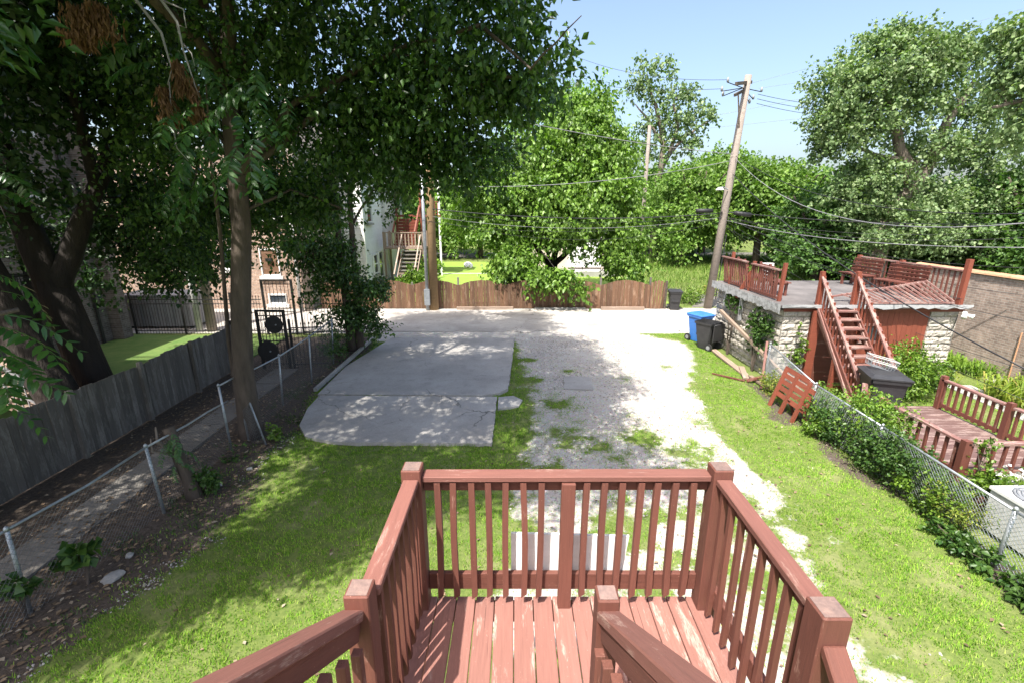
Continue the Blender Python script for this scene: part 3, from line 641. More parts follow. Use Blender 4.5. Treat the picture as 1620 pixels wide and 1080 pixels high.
# ================================================================== FAR FENCE along the alley
ff = thing('scalloped_fence', 'brown wooden fence with arched panels along the far side of the alley', 'fence', (-1.5, 23.9, 0))
posts_x = [-10.05,-7.7,-5.3,-2.93,-.5,1.97,4.4,6.95]
for a, b_ in zip(posts_x[:-1], posts_x[1:]):
    n = 17; st = (b_-a)/n
    for k in range(n):
        f = (k+.5)/n; x = a+st*(k+.5); h = 1.20+.26*math.sin(math.pi*f)+rnd.uniform(-.012,.012)
        me = MB(); w2 = st*.48; h0 = 1.20+.26*math.sin(math.pi*k/n); h1 = 1.20+.26*math.sin(math.pi*(k+1)/n); yy = 23.86+rnd.uniform(-.012,.012); h0 += rnd.uniform(-.025,.025); h1 = h0+(h1-h0)*.9+rnd.uniform(-.008,.008); sk = rnd.uniform(-.012,.012)
        v = [(0,-w2,-.01),(0,w2,-.01),(0,w2,.01),(0,-w2,.01),(h0,-w2+sk,-.01),(h1,w2+sk,-.01),(h1,w2+sk,.01),(h0,-w2+sk,.01)]
        me.add(v, [(0,1,2,3),(7,6,5,4),(0,4,5,1),(1,5,6,2),(2,6,7,3),(3,7,4,0)])
        # local X upright so the grain runs up the picket
        me.build('picket', M['brown_wood'], ff, mat4=Matrix(((0,1,0,x),(0,0,1,yy),(1,0,0,.03),(0,0,0,1))))
for x in posts_x: beam('fence_post', (x,23.95,0), (x,23.95,1.62 if x in (-2.93,4.4,6.95) else 1.35), .09, .09, M['grey_wood'], ff, up=(0,1,0))
for z in (.3, 1.0): beam('rail', (-10.05,23.90,z), (6.95,23.90,z), .04, .08, M['brown_wood'], ff)
for k in range(5):
    x = 7.03+k*.14; beam('picket', (x,23.82,.02), (x+.02*k,23.82,1.38+.1*math.sin(k*.8)), .13, .02, M['brown_wood'], ff, up=(0,1,0))
beam('end_post', (7.74,23.84,0), (7.76,23.86,1.45), .11, .11, M['bark'], ff, up=(0,1,0))
beam('sleeper', (-3.0,23.55,.09), (-.1,23.58,.09), .16, .15, M['bare'], None); tag(LAST[0], 'grey timber sleeper lying at the middle of the brown fence foot', 'timber')
beam('sleeper', (4.4,23.5,.09), (6.6,23.5,.09), .18, .16, M['bare'], None); tag(LAST[0], 'pale timber sleeper at the right end of the brown fence foot', 'timber')
beam('sleeper', (1.0,23.6,.06), (3.6,23.62,.06), .16, .09, M['concrete'], None); tag(LAST[0], 'thin pale concrete strip under the hanging mulberry branch', 'timber')

# ================================================================== WHEELED CARTS
def cart(label, loc, rz, body, s=1.0, lid=True, crack=0.0):
    t = thing('wheeled_cart', label, 'trash cart', loc, rz, 'wheeled trash carts'); w0 = W[t]
    m = M[body]; H = 1.0*s
    def ring(z, wx, y0, y1): return [(-wx*s, y0*s, z*s), (wx*s, y0*s, z*s), (wx*s, y1*s, z*s), (-wx*s, y1*s, z*s)]
    mb = MB(); rs = [ring(.04,.22,-.22,.20), ring(.5,.255,-.29,.26), ring(.90,.29,-.34,.31), ring(.90,.32,-.37,.34), ring(.97,.325,-.375,.345), ring(.97,.285,-.335,.305), ring(.25,.22,-.24,.2)]
    for r_ in rs: mb.v += r_
    for i in range(len(rs)-1): mb.f += [(4*i+k, 4*i+(k+1)%4, 4*i+4+(k+1)%4, 4*i+4+k) for k in range(4)]
    mb.f += [(3,2,1,0), tuple(24+k for k in range(4))]
    me = bpy.data.meshes.new('body'); me.from_pydata(mb.v, [], mb.f); b = bmesh.new(); b.from_mesh(me)
    bmesh.ops.bevel(b, geom=[e for e in b.edges if abs(e.verts[0].co.z-e.verts[1].co.z) > .05], offset=.03*s, segments=2, affect='EDGES'); bmesh.ops.recalc_face_normals(b, faces=b.faces[:]); b.to_mesh(me); b.free()
    bd = link_mesh('body', me, m, t, w0)
    MB().bar((-.2*s,-.30*s,.52*s),(.2*s,-.30*s,.52*s),.05*s,.12*s).build('grip_bar', m, bd, mat4=w0)
    MB().tube([(-.24*s,.40*s,.93*s),(.24*s,.40*s,.93*s)], .02*s, 8).build('handle', m, t, True, w0)
    for sx in (-1,1): MB().bar((sx*.2*s,.32*s,.93*s),(sx*.2*s,.41*s,.93*s),.03*s,.03*s).build('handle_arm', m, t, mat4=w0)
    for sx in (-1,1):
        wh = MB().tube([(sx*.24*s,.25*s,.13*s),(sx*.30*s,.25*s,.13*s)], .13*s, 18).build('wheel', M['rubber'], t, False, w0)
        MB().tube([(sx*.245*s,.25*s,.13*s),(sx*.308*s,.25*s,.13*s)], .07*s, 12).build('hub', M['grey_metal'], wh, False, w0)
    if lid:
        lm = MB(); q = [ring(.975,.335,-.39,.36), ring(1.0,.335,-.39,.36), ring(1.045,.25,-.27,.28)]
        for r_ in q: lm.v += r_
        lm.f = [(3,2,1,0),(8,9,10,11)]+[(4*i+k,4*i+(k+1)%4,4*i+4+(k+1)%4,4*i+4+k) for i in range(2) for k in range(4)]
        lm.v = [(x, y, z - crack*(y-.36*s)*.0) for x,y,z in lm.v]
        ld_ = lm.build('lid', m, t, mat4=w0 @ Matrix.Translation((0,.36*s,.98*s)) @ Matrix.Rotation(-crack,4,'X') @ Matrix.Translation((0,-.36*s,-.98*s)))
        MB().tube([(-.2*s,.37*s,1.0*s),(.2*s,.37*s,1.0*s)], .018*s, 8).build('hinge', m, ld_, True, w0)
    else:   # lid thrown open behind
        MB().box((-.32*s,.40*s,.36*s),(.32*s,.43*s,.93*s)).build('open_lid', m, t, mat4=w0)
    return t
cart('blue recycling cart with closed lid behind the open black cart', (7.2,17.75,0), R(25), 'blue_plastic', 1.08)
cart('open black trash cart standing in front of the blue cart', (7.12,16.72,0), R(-145), 'black_plastic', 1.05, lid=False)
cart('dark trash cart at the right end of the brown fence', (8.15,23.6,0), R(-10), 'black_plastic', 1.0)
cc = cart('large black trash cart with a wire basket on its lid by the stair foot', (8.78,10.5,0), R(-18), 'black_plastic', 1.25)
cart('black trash cart hidden behind the brown fence', (2.2,25.2,.45), 0, 'black_plastic', 1.0)
MB().box((1.6,24.8,0),(4.4,25.8,.45)).build('concrete_plinth', M['concrete']); tag(LAST[0], 'low concrete stand behind the brown fence carrying the bins', 'plinth')
bn = thing('green_bin', 'dark green round bin showing above the brown fence', 'bin', (3.05,25.25,.45))
MB().tube([(3.05,25.25,.45),(3.05,25.25,1.35)], [.22,.27], 18).build('body', M['green_plastic'], bn, True)
MB().tube([(3.05,25.25,1.35),(3.05,25.25,1.42),(3.05,25.25,1.5)], [.29,.28,.10], 18).build('lid', M['green_plastic'], bn, True)
# wire basket lying on the big cart
bk = thing('wire_basket', 'grey wire basket lying on the lid of the large black cart', 'basket', (8.78,10.7,1.31))
bc = Matrix.Translation((8.8,10.72,1.33)) @ Matrix.Rotation(R(14),4,'Y') @ Matrix.Rotation(R(-18),4,'Z')
mb = MB()
for k in range(9):
    x = -.24+.06*k; mb.bar((x,-.17,0),(x*1.15,-.2,.24),.007,.007); mb.bar((x,.17,0),(x*1.15,.2,.24),.007,.007); mb.bar((x,-.17,0),(x,.17,0),.007,.007)
for k in range(7):
    y = -.17+.057*k; mb.bar((-.24,y,0),(-.28,y*1.18,.24),.007,.007); mb.bar((.24,y,0),(.28,y*1.18,.24),.007,.007); mb.bar((-.24,y,0),(.24,y,0),.007,.007)
mb.build('wires', M['galv'], bk, mat4=bc)
mb = MB()
for z, s in ((.24,1.16),(.12,1.08)):
    for a, b_ in (((-.24,-.17),(.24,-.17)),((.24,-.17),(.24,.17)),((.24,.17),(-.24,.17)),((-.24,.17),(-.24,-.17))): mb.bar((a[0]*s,a[1]*s,z),(b_[0]*s,b_[1]*s,z),.016,.016)
mb.build('rim', M['white_dirty'], bk, mat4=bc)

# ================================================================== GARAGE with roof deck (right)
gx0, gx1, gy0, gy1, gz = 7.72, 12.75, 13.15, 17.6, 2.30
gar = thing('garage', 'rock faced block garage with red front, flat tar roof deck and railings', 'garage', (10.2,16,0))
MB().box((gx0+.12,gy0+.14,0),(gx1-.12,gy1-.1,gz-.02)).build('wall_core', M['mortar'], gar)
def block_mesh(L, H, Dp, seed):
    q = random.Random(seed); nx_, nz_ = 6, 4; vs = []; fs = []
    for j in range(nz_+1):
        for i in range(nx_+1):
            e = min(i, nx_-i, j, nz_-j); d = q.uniform(-.006,.006) if e == 0 else q.uniform(.012,.045)
            vs.append((L*i/nx_, -d, H*j/nz_))
    for j in range(nz_):
        for i in range(nx_): a = j*(nx_+1)+i; fs.append((a,a+1,a+nx_+2,a+nx_+1))
    n = len(vs); vs += [(0,Dp,0),(L,Dp,0),(L,Dp,H),(0,Dp,H)]
    bt = list(range(nx_+1)); tp = list(range(nz_*(nx_+1), (nz_+1)*(nx_+1))); lf = [j*(nx_+1) for j in range(nz_+1)]; rt = [j*(nx_+1)+nx_ for j in range(nz_+1)]
    fs += [tuple(bt[::-1]+[n,n+1]), tuple(tp+[n+2,n+3]), tuple(lf+[n+3,n]), tuple(rt[::-1]+[n+1,n+2])]
    me = bpy.data.meshes.new('stone_block'); me.from_pydata(vs, [], fs); me.materials.append(M['stone']); return me
BL, BH = .40, .2
full = [block_mesh(BL-.012, BH-.012, .14, s) for s in range(16)]; half = [block_mesh(BL/2-.012, BH-.012, .14, s+20) for s in range(8)]
def block_wall(p0, ang, length, rows):
    for j in range(rows):
        x = 0.0; first = j % 2
        while x < length-.08:
            hb = (first and x == 0) or (length-x < BL-.02); L = BL/2 if hb else BL
            if length-x < BL/2-.02: break
            me = rnd.choice(half if hb else full)
            link_mesh('stone_block', me, None, gar, Matrix.Translation(p0) @ Matrix.Rotation(ang,4,'Z') @ Matrix.Translation((x+.006, 0, j*BH+.006))); x += L
block_wall(Vector((gx0,gy1,0)), R(-90), gy1-gy0, 11)          # long left side
block_wall(Vector((gx0,gy0,0)), 0, .8, 11)                    # front left pier
block_wall(Vector((gx1-.8,gy0,0)), 0, .8, 11)                 # front right pier
# red board front
x = gx0+.82
while x < gx1-.84:
    beam('siding_board', (x+.075,gy0+.06,0.0), (x+.075,gy0+.06,2.16), .144, .03, M['red_bright'], gar, up=(0,1,0)); x += .15
beam('lintel', (gx0-.02,gy0-.02,2.23), (gx1+.1,gy0-.02,2.23), .06, .13, M['red_bright'], gar)
# window and open doorway in the front
MB().box((10.0,gy0-.02,1.3),(10.5,gy0+.06,1.75)).build('window', M['glass'], gar); wf = LAST[0]
for a, b_ in (((9.95,1.78),(10.56,1.78)),((9.95,1.27),(10.56,1.27))): beam('window_frame', (a[0],gy0-.03,a[1]), (b_[0],gy0-.03,b_[1]), .05, .06, M['red_rail'], wf)
for x in (9.97,10.53): beam('window_frame', (x,gy0-.03,1.25), (x,gy0-.03,1.8), .05, .05, M['red_bright'], wf, up=(0,1,0))
MB().box((8.72,gy0+.005,0),(9.45,gy0+.043,1.95)).build('door', M['red_old'], gar); dr_ = LAST[0]
MB().tube([(9.36,gy0-.03,1.0),(9.36,gy0+.02,1.0)], .03, 10).build('handle', M['galv'], dr_)
# roof
MB().box((gx0-.2,gy0-.22,gz),(gx1+.12,gy1+.12,gz+.07)).build('roof', M['tar'], gar); roof = LAST[0]
def jag(p0, p1, z0, z1, n, seed, nrm):
    q = random.Random(seed); p0 = Vector(p0); p1 = Vector(p1); mb = MB(); vs = []; nv = Vector(nrm)
    for i in range(n+1):
        c = p0.lerp(p1, i/n); zb = z0+q.uniform(-.03,.05)
        vs += [c+Vector((0,0,zb)), c+Vector((0,0,z1)), c+nv*.035+Vector((0,0,z1)), c+nv*.035+Vector((0,0,zb))]
    fs = []
    for i in range(n):
        a = 4*i; fs += [(a,a+4,a+5,a+1),(a+1,a+5,a+6,a+2),(a+2,a+6,a+7,a+3),(a+3,a+7,a+4,a)]
    fs += [(0,1,2,3),(4*n+3,4*n+2,4*n+1,4*n)]
    mb.add(vs, fs); return mb
jag((gx0-.24,gy0-.2,0),(gx0-.24,gy1+.1,0),2.13,2.40,34,3,(.035,0,0)).build('fascia', M['fascia'], roof)
jag((gx0-.2,gy0-.225,0),(gx1+.15,gy0-.225,0),2.29,2.40,30,5,(0,-.03,0)).build('fascia', M['fascia'], roof)
for y, z in ((16.7,1.6),(15.5,1.35)): beam('wall_bracket', (gx0-.1,y,z), (gx0-.1,y,2.24), .12, .06, M['fascia'], gar, up=(0,1,0))
zr = gz+.07
def rail_run(name, p0, p1, h, n, parent, mr='red_rail', mb_='red_old', lean=(0,0,0), foot=.08, s=.038, tops=True):
    p0 = Vector(p0); p1 = Vector(p1); ln = Vector(lean)
    tr = beam(name, p0+ln+Vector((0,0,h)), p1+ln+Vector((0,0,h)), .11, .04, M[mr], parent)
    beam('bottom_rail', p0+Vector((0,0,foot)), p1+Vector((0,0,foot)), .04, .08, M[mb_], tr)
    for k in range(n):
        f = (k+.5)/n; a = p0.lerp(p1, f); q = Vector((rnd.uniform(-.02,.02),rnd.uniform(-.02,.02),0))
        beam('baluster', a+Vector((0,0,foot*.4)), a+ln*.97+q*.5+Vector((0,0,h-.02)), s, s, M[mb_], tr, up=(0,1,0))
    return tr
# left side railing, leaning outward towards the alley
rail_run('roof_rail', (gx0+.05,15.45,zr), (gx0+.05,17.35,zr), .93, 13, gar, lean=(-.05,.22,0)); rail_run('roof_rail', (gx0+.05,13.75,zr), (gx0+.05,15.4,zr), .9, 12, gar, lean=(.0,.02,0))
for y, h, l in ((13.62,1.12,.05),(15.45,.98,.08),(16.9,1.15,.02)): beam('rail_post', (gx0+.06,y,zr-.1), (gx0+.06+l,y,zr+h), .09, .09, M['red_bright'], gar, up=(0,1,0))
beam('split_post', (gx0-.16,15.8,zr-.3), (gx0+.2,15.7,zr+.62), .1, .06, M['red_bright'], gar, up=(0,1,0))
# right side railing
rail_run('roof_rail', (gx1-.12,13.2,zr), (gx1-.12,17.3,zr), .95, 24, gar)
for y, h in ((13.12,1.28),(15.4,1.02),(17.35,1.0)): beam('rail_post', (gx1-.1,y,zr-.1), (gx1-.1,y,zr+h), .12, .12, M['red_bright'], gar, up=(0,1,0))
# front railing fallen back over the roof
fr = beam('fallen_rail', (9.95,13.12,zr+.05), (12.5,13.12,zr+.05), .06, .05, M['red_rail'], gar)
A0, A1, B0, B1 = Vector((9.95,13.12,zr+.05)), Vector((12.5,13.12,zr+.05)), Vector((9.3,13.6,zr+.14)), Vector((12.2,13.85,zr+.55))
beam('fallen_top_rail', B0, B1, .08, .04, M['red_rail'], fr)
for k in range(17):
    f = k/16; beam('baluster', A0.lerp(A1, f)+Vector((0,0,.03)), B0.lerp(B1, min(1,f*.9+.1))+Vector((0,0,.03)), .04, .04, M['red_rail'], fr)
# twin flood lamp on the corner
fl = MB().tube([(12.62,12.86,2.1),(12.62,12.84,2.22)], .05, 10).build('flood_lamp', M['white'], gar, True)
for s in (-1,1): MB().tube([(12.62+s*.03,12.84,2.14),(12.62+s*.14,12.70,2.10)], [.03,.07], 10).build('lamp_head', M['white'], fl, True)
MB().tube([(12.58,12.99,2.1),(12.58,13.03,1.7),(12.5,13.05,1.66)], .012, 5).build('conduit', M['cable'], fl)
# wooden stair up to the roof
st = thing('garage_stair', 'red wooden open stair rising to the garage roof', 'stair', (9.2,11.9,0))
sx0, sx1 = 8.58, 9.58; top = Vector((0,13.0,2.36)); bot = Vector((0,10.95,.1))
for x in (sx0,sx1): beam('stringer', (x,top.y-.02,top.z-.14), (x,bot.y,bot.z+.05), .045, .26, M['red_old'], st)
nstep = 11
for k in range(nstep):
    f = (k+.6)/nstep; c = top.lerp(bot, f); beam('tread', (sx0+.02,c.y,c.z), (sx1-.02,c.y,c.z), .26, .04, M['red_rail'], st)
sl_ = (top.z-bot.z)/(top.y-bot.y)
for x in (sx0,sx1):
    hr = beam('stair_rail', (x,13.1,3.25), (x,10.85,3.25-2.25*sl_), .10, .045, M['red_rail'], st)
    beam('lower_rail', (x-.03,13.05,2.36+.03), (x-.03,10.9,2.36+.03-2.15*sl_), .05, .07, M['red_rail'], hr)
    for k in range(15):
        y = 12.98-k*.145; z = 2.36-(13.0-y)*sl_; beam('baluster', (x+.03,y,z-.06), (x+.03,y,z+.87), .04, .04, M['red_bright'], hr, up=(0,1,0))
    beam('newel_post', (x,13.06,1.9), (x,13.06,3.32), .10, .10, M['red_bright'], st, up=(0,1,0)); beam('newel_post', (x,10.92,0), (x,10.92,.98), .10, .10, M['red_old'], st, up=(0,1,0))
    beam('leg', (x,11.95,0), (x,11.95,1.1), .10, .10, M['red_bright'], st, up=(0,1,0))
MB().box((8.45,12.94,0),(8.68,13.0,2.22)).build('side_panel', M['red_bright'], st)
beam('brace', (sx0,11.95,.3), (sx1,11.95,.3), .04, .14, M['red_bright'], st); beam('brace', (sx0,11.95,.95), (sx1,11.95,.95), .04, .14, M['red_bright'], st)
# benches on the roof
def bench(label, p, rz, L=1.25, m='red_old', slats=5, h=.85):
    t = thing('slatted_bench', label, 'bench', p, rz, 'slatted benches on the garage roof'); w0 = W[t]
    def B(n, a, b_, w_, h_, par=t, up=(0,0,1)):
        a = w0 @ Vector(a); b_ = w0 @ Vector(b_); return beam(n, a, b_, w_, h_, M[m], par, up=w0.to_3x3() @ Vector(up))
    for k in range(slats): z = .42+k*.115; B('back_slat', (-L/2,.2+.12*(k/slats),z), (L/2,.2+.12*(k/slats),z), .025, .082, up=(0,-.25,1))
    for k in range(3): B('seat_slat', (-L/2,-.22+k*.13,.42), (L/2,-.22+k*.13,.42), .11, .03)
    for x in (-L/2+.15, L/2-.15):
        B('leg', (x,-.2,0), (x,-.2,.40), .07, .07, up=(0,1,0)); B('leg', (x,.17,0), (x,.17,.40), .07, .07, up=(0,1,0)); B('back_support', (x,.24,.3), (x,.37,.98), .05, .07, up=(0,1,0)); B('seat_bearer', (x,-.25,.37), (x,.22,.37), .05, .06)
    return t
bench('far slatted red bench against the right roof railing', (12.15,16.55,zr), R(-82), 1.2)
bench('near slatted red bench against the right roof railing', (12.15,14.75,zr), R(-82), 1.35)
bench('left slatted red bench behind the leaning roof railing', (8.25,16.4,zr), R(80), 1.1)
bench('right slatted red bench behind the left roof railing post', (8.3,14.9,zr), R(85), 1.0)
MB().box((8.9,16.9,zr),(9.3,17.05,zr+.75)).build('sheet_board', M['white_dirty']); tag(LAST[0], 'white panel standing on the garage roof behind the left railing', 'panel')

# timbers and debris beside the garage
def timber(label, p0, p1, w_, h_, m, name='timber'): return tag(beam(name, p0, p1, w_, h_, M[m]), label, 'timber')
timber('long bare pole leaning along the garage side wall', (7.35,16.4,1.5), (7.75,11.6,.18), .09, .09, 'bare')
timber('second bare timber lying below the leaning pole', (7.7,12.6,.5), (8.35,11.2,.12), .09, .07, 'bare')
timber('grey plank lying at the foot of the garage wall', (7.25,16.4,.05), (7.15,13.7,.05), .2, .05, 'bare')
timber('short grey plank lying across the garage plank', (7.3,14.3,.11), (7.0,13.35,.06), .16, .05, 'bare')
timber('thin red stick leaning at the start of the right chain link fence', (7.08,12.6,.03), (7.42,13.25,1.25), .06, .05, 'red_old')
timber('red plank end lying by the fence start', (6.95,13.2,.05), (7.5,13.0,.3), .1, .06, 'red_old')
timber('reddish stick lying on the lawn', (6.2,13.9,.03), (6.9,13.2,.05), .05, .04, 'red_old')
timber('grey timber lying flat behind the fence start', (7.3,12.4,.05), (7.2,13.5,.08), .12, .06, 'bare')
# upended slatted bench seat leaning on the fence
pl = thing('slatted_red_panel', 'bright red slatted bench panel leaning on the right chain link fence', 'bench panel', (6.9,11.0,0))
Pm = [G(1235,642), G(1262,668), G(1292,683)]
pa = [Vector((6.72,11.45,0)), Vector((6.72,10.95,0)), Vector((6.72,10.42,0))]
for i, q in enumerate(pa): beam('leg', q+Vector((0,0,.0)), q+Vector((.34,.05,1.02)), .05, .10, M['red_bright'], pl, up=(0,1,0))
for k in range(5):
    f = .36+k*.155; o_ = Vector((.34*f+.04,.05*f,1.02*f)); beam('slat', pa[0]+o_+Vector((0,.12,0)), pa[2]+o_+Vector((0,-.22,0)), .03, .115, M['red_bright'], pl, up=(.34,0,1.02))
for q in (pa[1],pa[2]): beam('brace', q+Vector((.32,-.08,.0)), q+Vector((.14,-.08,.42)), .04, .09, M['red_old'], pl, up=(0,1,0))

# ================================================================== RIGHT chain link fence
cr = thing('chain_link_fence', 'bright galvanised chain link fence overgrown with creepers on the right', 'fence', (7,8,0))
RP = [((7.42,13.1),1.22),((7.05,10.3),1.05),((7.03,8.2),1.0),((6.93,5.62),.98),((6.85,3.2),1.0)]
for (p, h) in RP:
    po = MB().tube([(p[0],p[1],-.05),(p[0]+.03,p[1],h)], .03, 8).build('fence_post', M['galv'], cr, True); MB().tube([(p[0]+.03,p[1],h),(p[0]+.03,p[1],h+.05)], [.036,.015], 8).build('post_cap', M['galv'], po, True)
for a, b_ in zip(RP[:-1], RP[1:]): prail([(a[0][0]+.03,a[0][1],a[1]-.02),(b_[0][0]+.03,b_[0][1],b_[1]-.02)], .021, cr)
for a, b_ in zip(RP[:-1], RP[1:]): chain_mesh(cr, (*a[0],0), (*b_[0],0), a[1]-.04, b_[1]-.04, r=.0026, m='galv')

# ================================================================== NEIGHBOUR'S small deck
dk = thing('garden_deck', 'weathered plum coloured low wooden deck with red railing at right', 'deck', (9,9,0))
dx0, dx1, dy0, dy1, dz = 7.8, 10.2, 7.3, 10.45, .4
y = dy0
while y < dy1-.02:
    beam('deck_board', (dx0,y+.07,dz-.015), (dx1,y+.07,dz-.015+rnd.uniform(-.003,.003)), .132, .03, M['purple_deck'], dk); y += .14
for x in (dx0+.05, 9.1, dx1-.05): beam('joist', (x,dy0+.02,dz-.11), (x,dy1-.02,dz-.11), .05, .15, M['red_old'], dk)
for x in (dx0+.06,dx1-.06):
    for y in (dy0+.06, 8.85, dy1-.06): beam('leg', (x,y,0), (x,y,dz-.19), .09, .09, M['red_old'], dk, up=(0,1,0))
def deck_rail(p0, p1, h, n, m='red_old'):
    rail_run('deck_rail', p0, p1, h, n, dk, 'red_rail', m, foot=.12, s=.045)
deck_rail((dx1-.05,dy1-.05,dz), (dx1-.05,8.95,dz), .72, 9); deck_rail((dx1-.05,8.75,dz), (dx1-.05,dy0+.05,dz), .72, 9)
deck_rail((dx0+.05,dy0+.05,dz), (dx1-.1,dy0+.05,dz), .68, 11, 'red_old'); deck_rail((dx0+.05,dy0+.1,dz), (dx0+.05,9.2,dz), .68, 9, 'red_old'); deck_rail((dx0+.05,9.8,dz), (dx0+.5,dy1-.05,dz), .62, 4, 'red_old')
for x,y,h in ((dx1-.05,dy1-.05,.82),(dx1-.05,8.85,.8),(dx0+.05,dy0+.05,.74),(dx1-.05,dy0+.05,.8),(dx0+.05,9.25,.74),(dx0+.05,9.75,.7)): beam('rail_post', (x,y,dz-.2), (x,y,dz+h), .11, .11, M['red_old'], dk, up=(0,1,0))
# planter box and air conditioner
pt = thing('planter_box', 'red brown wooden planter box with white flowers below the small deck', 'planter', (8.3,6.85,0))
for (a,b_) in (((7.75,6.62),(9.6,6.62)),((7.75,7.08),(9.6,7.08))): beam('side_board', (*a,.24), (*b_,.24), .035, .36, M['red_old'], pt)
for x in (7.75,9.6): beam('end_board', (x,6.64,.24), (x,7.06,.24), .035, .34, M['red_old'], pt)
MB().box((7.78,6.64,.05),(9.58,7.06,.36)).build('soil', M['bark_dark'], pt)
ac = thing('air_conditioner', 'white air conditioner with round fan grille below the planter', 'air conditioner', (7.98,6.1,0))
MB().box((7.55,5.7,.06),(8.45,6.5,.74)).build('casing', M['white_dirty'], ac); MB().box((7.53,5.68,.74),(8.47,6.52,.785)).build('top_panel', M['white'], ac)
cz = .85; MB().tube([(7.98,6.1,.786),(7.98,6.1,.802)], [.37,.35], 28).build('fan_well', M['grey_metal'], ac)
mb = MB()
for r_ in (.12,.17,.22,.27,.32,.36): mb.tube([(7.98+r_*math.cos(a*math.pi/14),6.1+r_*math.sin(a*math.pi/14),.825) for a in range(29)], .006, 4, False)
for a in range(6): mb.bar((7.98,6.1,.824),(7.98+.37*math.cos(a*1.047),6.1+.37*math.sin(a*1.047),.818),.012,.008)
mb.build('fan_guard', M['galv'], ac); hb = MB().tube([(7.98,6.1,.80),(7.98,6.1,.84)], .11, 20).build('hub_cover', M['white'], ac)
MB().tube([(7.98,6.1,.84),(7.98,6.1,.843)], .03, 12).build('red_badge', simple('red_badge', (.5,.03,.03), rand=0), hb)

# ================================================================== BRICK BUILDING at right
bb = thing('brick_building', 'long brown brick building with terracotta coping at the right edge', 'building', (17,11,0))
MB().box((14.95,2,0),(15.25,17.4,2.98)).build('wall', M['brick_tan_y'], bb); MB().box((15.25,2,0),(23,17.3,1.7)).build('roof', M['tar'], bb)
y = 2.05
while y < 17.4:
    L = .5; mb = MB(); n = 7; vs = []
    for i in range(n): a = math.pi*i/(n-1); vs += [(15.08-.19*math.cos(a), y+.006, 2.98+.09*math.sin(a)+.01), (15.08-.2*math.cos(a), y+L, 2.98+.10*math.sin(a)+.01)]
    fs = [(2*i,2*i+1,2*i+3,2*i+2) for i in range(n-1)]+[tuple(range(0,2*n,2)), tuple(range(2*n-1,0,-2)), (0,1,2*n-1,2*n-2)]
    mb.add(vs, fs); mb.build('coping_tile', M['coping'], bb); y += L
MB().tube([(14.9,13.3,0),(14.9,13.3,1.5)], .02, 6).build('rusty_pipe', M['coping'], bb)
MB().box((14.3,13.2,0),(14.9,17.4,.05)).build('footing', M['concrete'], bb)

# ================================================================== LEFT buildings
lb = thing('brick_flat_block', 'dark shaded brick flat building behind the trees at left', 'building', (-20,12,0))
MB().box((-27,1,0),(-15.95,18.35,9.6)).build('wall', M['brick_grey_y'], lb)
def win(parent, x, y0, y1, z0, z1, facing='x', board=None, frame_m='white'):
    if facing == 'x':
        wn = MB().box((x-.02,y0,z0),(x+.015,y1,z1)).build('window', M[board] if board else M['glass'], parent)
        for (a,b_) in (((y0-.06,z0),(y0-.06,z1)),((y1+.06,z0),(y1+.06,z1))): beam('window_frame', (x+.02,a[0],a[1]-.06), (x+.02,b_[0],b_[1]+.06), .05, .12, M[frame_m], wn, up=(1,0,0))
        for z in (z0-.0, (z0+z1)/2, z1): beam('window_bar', (x+.025,y0,z), (x+.025,y1,z), .05, .08, M[frame_m], wn)
        beam('sill', (x+.07,y0-.15,z0-.14), (x+.07,y1+.15,z0-.14), .16, .13, M['concrete'], wn)
    else:
        wn = MB().box((y0,x-.015,z0),(y1,x+.02,z1)).build('window', M[board] if board else M['glass'], parent)
        for q in (y0-.05,y1+.05): beam('window_frame', (q,x-.03,z0-.05), (q,x-.03,z1+.05), .05, .10, M[frame_m], wn, up=(0,1,0))
        for z in (z0, z1): beam('window_bar', (y0,x-.03,z), (y1,x-.03,z), .05, .08, M[frame_m], wn)
        beam('sill', (y0-.18,x-.07,z0-.13), (y1+.18,x-.07,z0-.13), .14, .16, M['white'], wn)
    return wn
for y0, z0 in ((15.6,7.35),(15.2,4.6),(11.5,7.35),(11.5,4.6),(7.6,4.6),(7.6,1.6)): win(lb, -15.95, y0, y0+1.05, z0, z0+1.6)
MB().tube([(-15.87,17.4,0),(-15.87,17.4,9.6)], .05, 8).build('downspout', M['iron'], lb)
MB().box((-15.95,17.9,0),(-15.5,18.35,9.6)).build('brick_pier', M['brick_grey_y'], lb)
# its back porch of black posts and wooden steps
bp = thing('back_porch', 'black posted back porch with wooden steps behind the grey board fence', 'porch', (-13,11,0))
for x,y,h in ((-13.4,12.9,5.6),(-13.4,10.2,5.6),(-15.6,12.9,5.6),(-15.6,10.2,5.6)): beam('porch_post', (x,y,0), (x,y,h), .15, .15, M['iron'], bp, up=(0,1,0))
for z in (2.2, 4.6): 
    MB().box((-15.8,10.1,z),(-13.3,13.0,z+.12)).build('platform', M['iron'], bp)
    for a,b_ in (((-13.4,10.2),(-13.4,12.9)),((-15.6,12.9),(-13.4,12.9)),((-15.6,10.2),(-13.4,10.2))):
        rl = beam('porch_rail', (*a,z+1.05), (*b_,z+1.05), .06, .06, M['iron'], bp); beam('lower_rail', (*a,z+.25), (*b_,z+.25), .04, .04, M['iron'], rl)
        for k in range(1,16): p = Vector((*a,0)).lerp(Vector((*b_,0)), k/16); beam('baluster', p+Vector((0,0,z+.25)), p+Vector((0,0,z+1.03)), .02, .02, M['iron'], rl, up=(1,0,0))
for k in range(6):
    x = -10.75-k*.27; beam('tread', (x,9.9,.24+k*.19), (x-.1,11.0,.24+k*.19), .3, .05, M['bare'], bp)
for y in (9.9,11.0): beam('stringer', (-10.65,y,.06), (-12.3,y,1.22), .05, .2, M['bare'], bp)
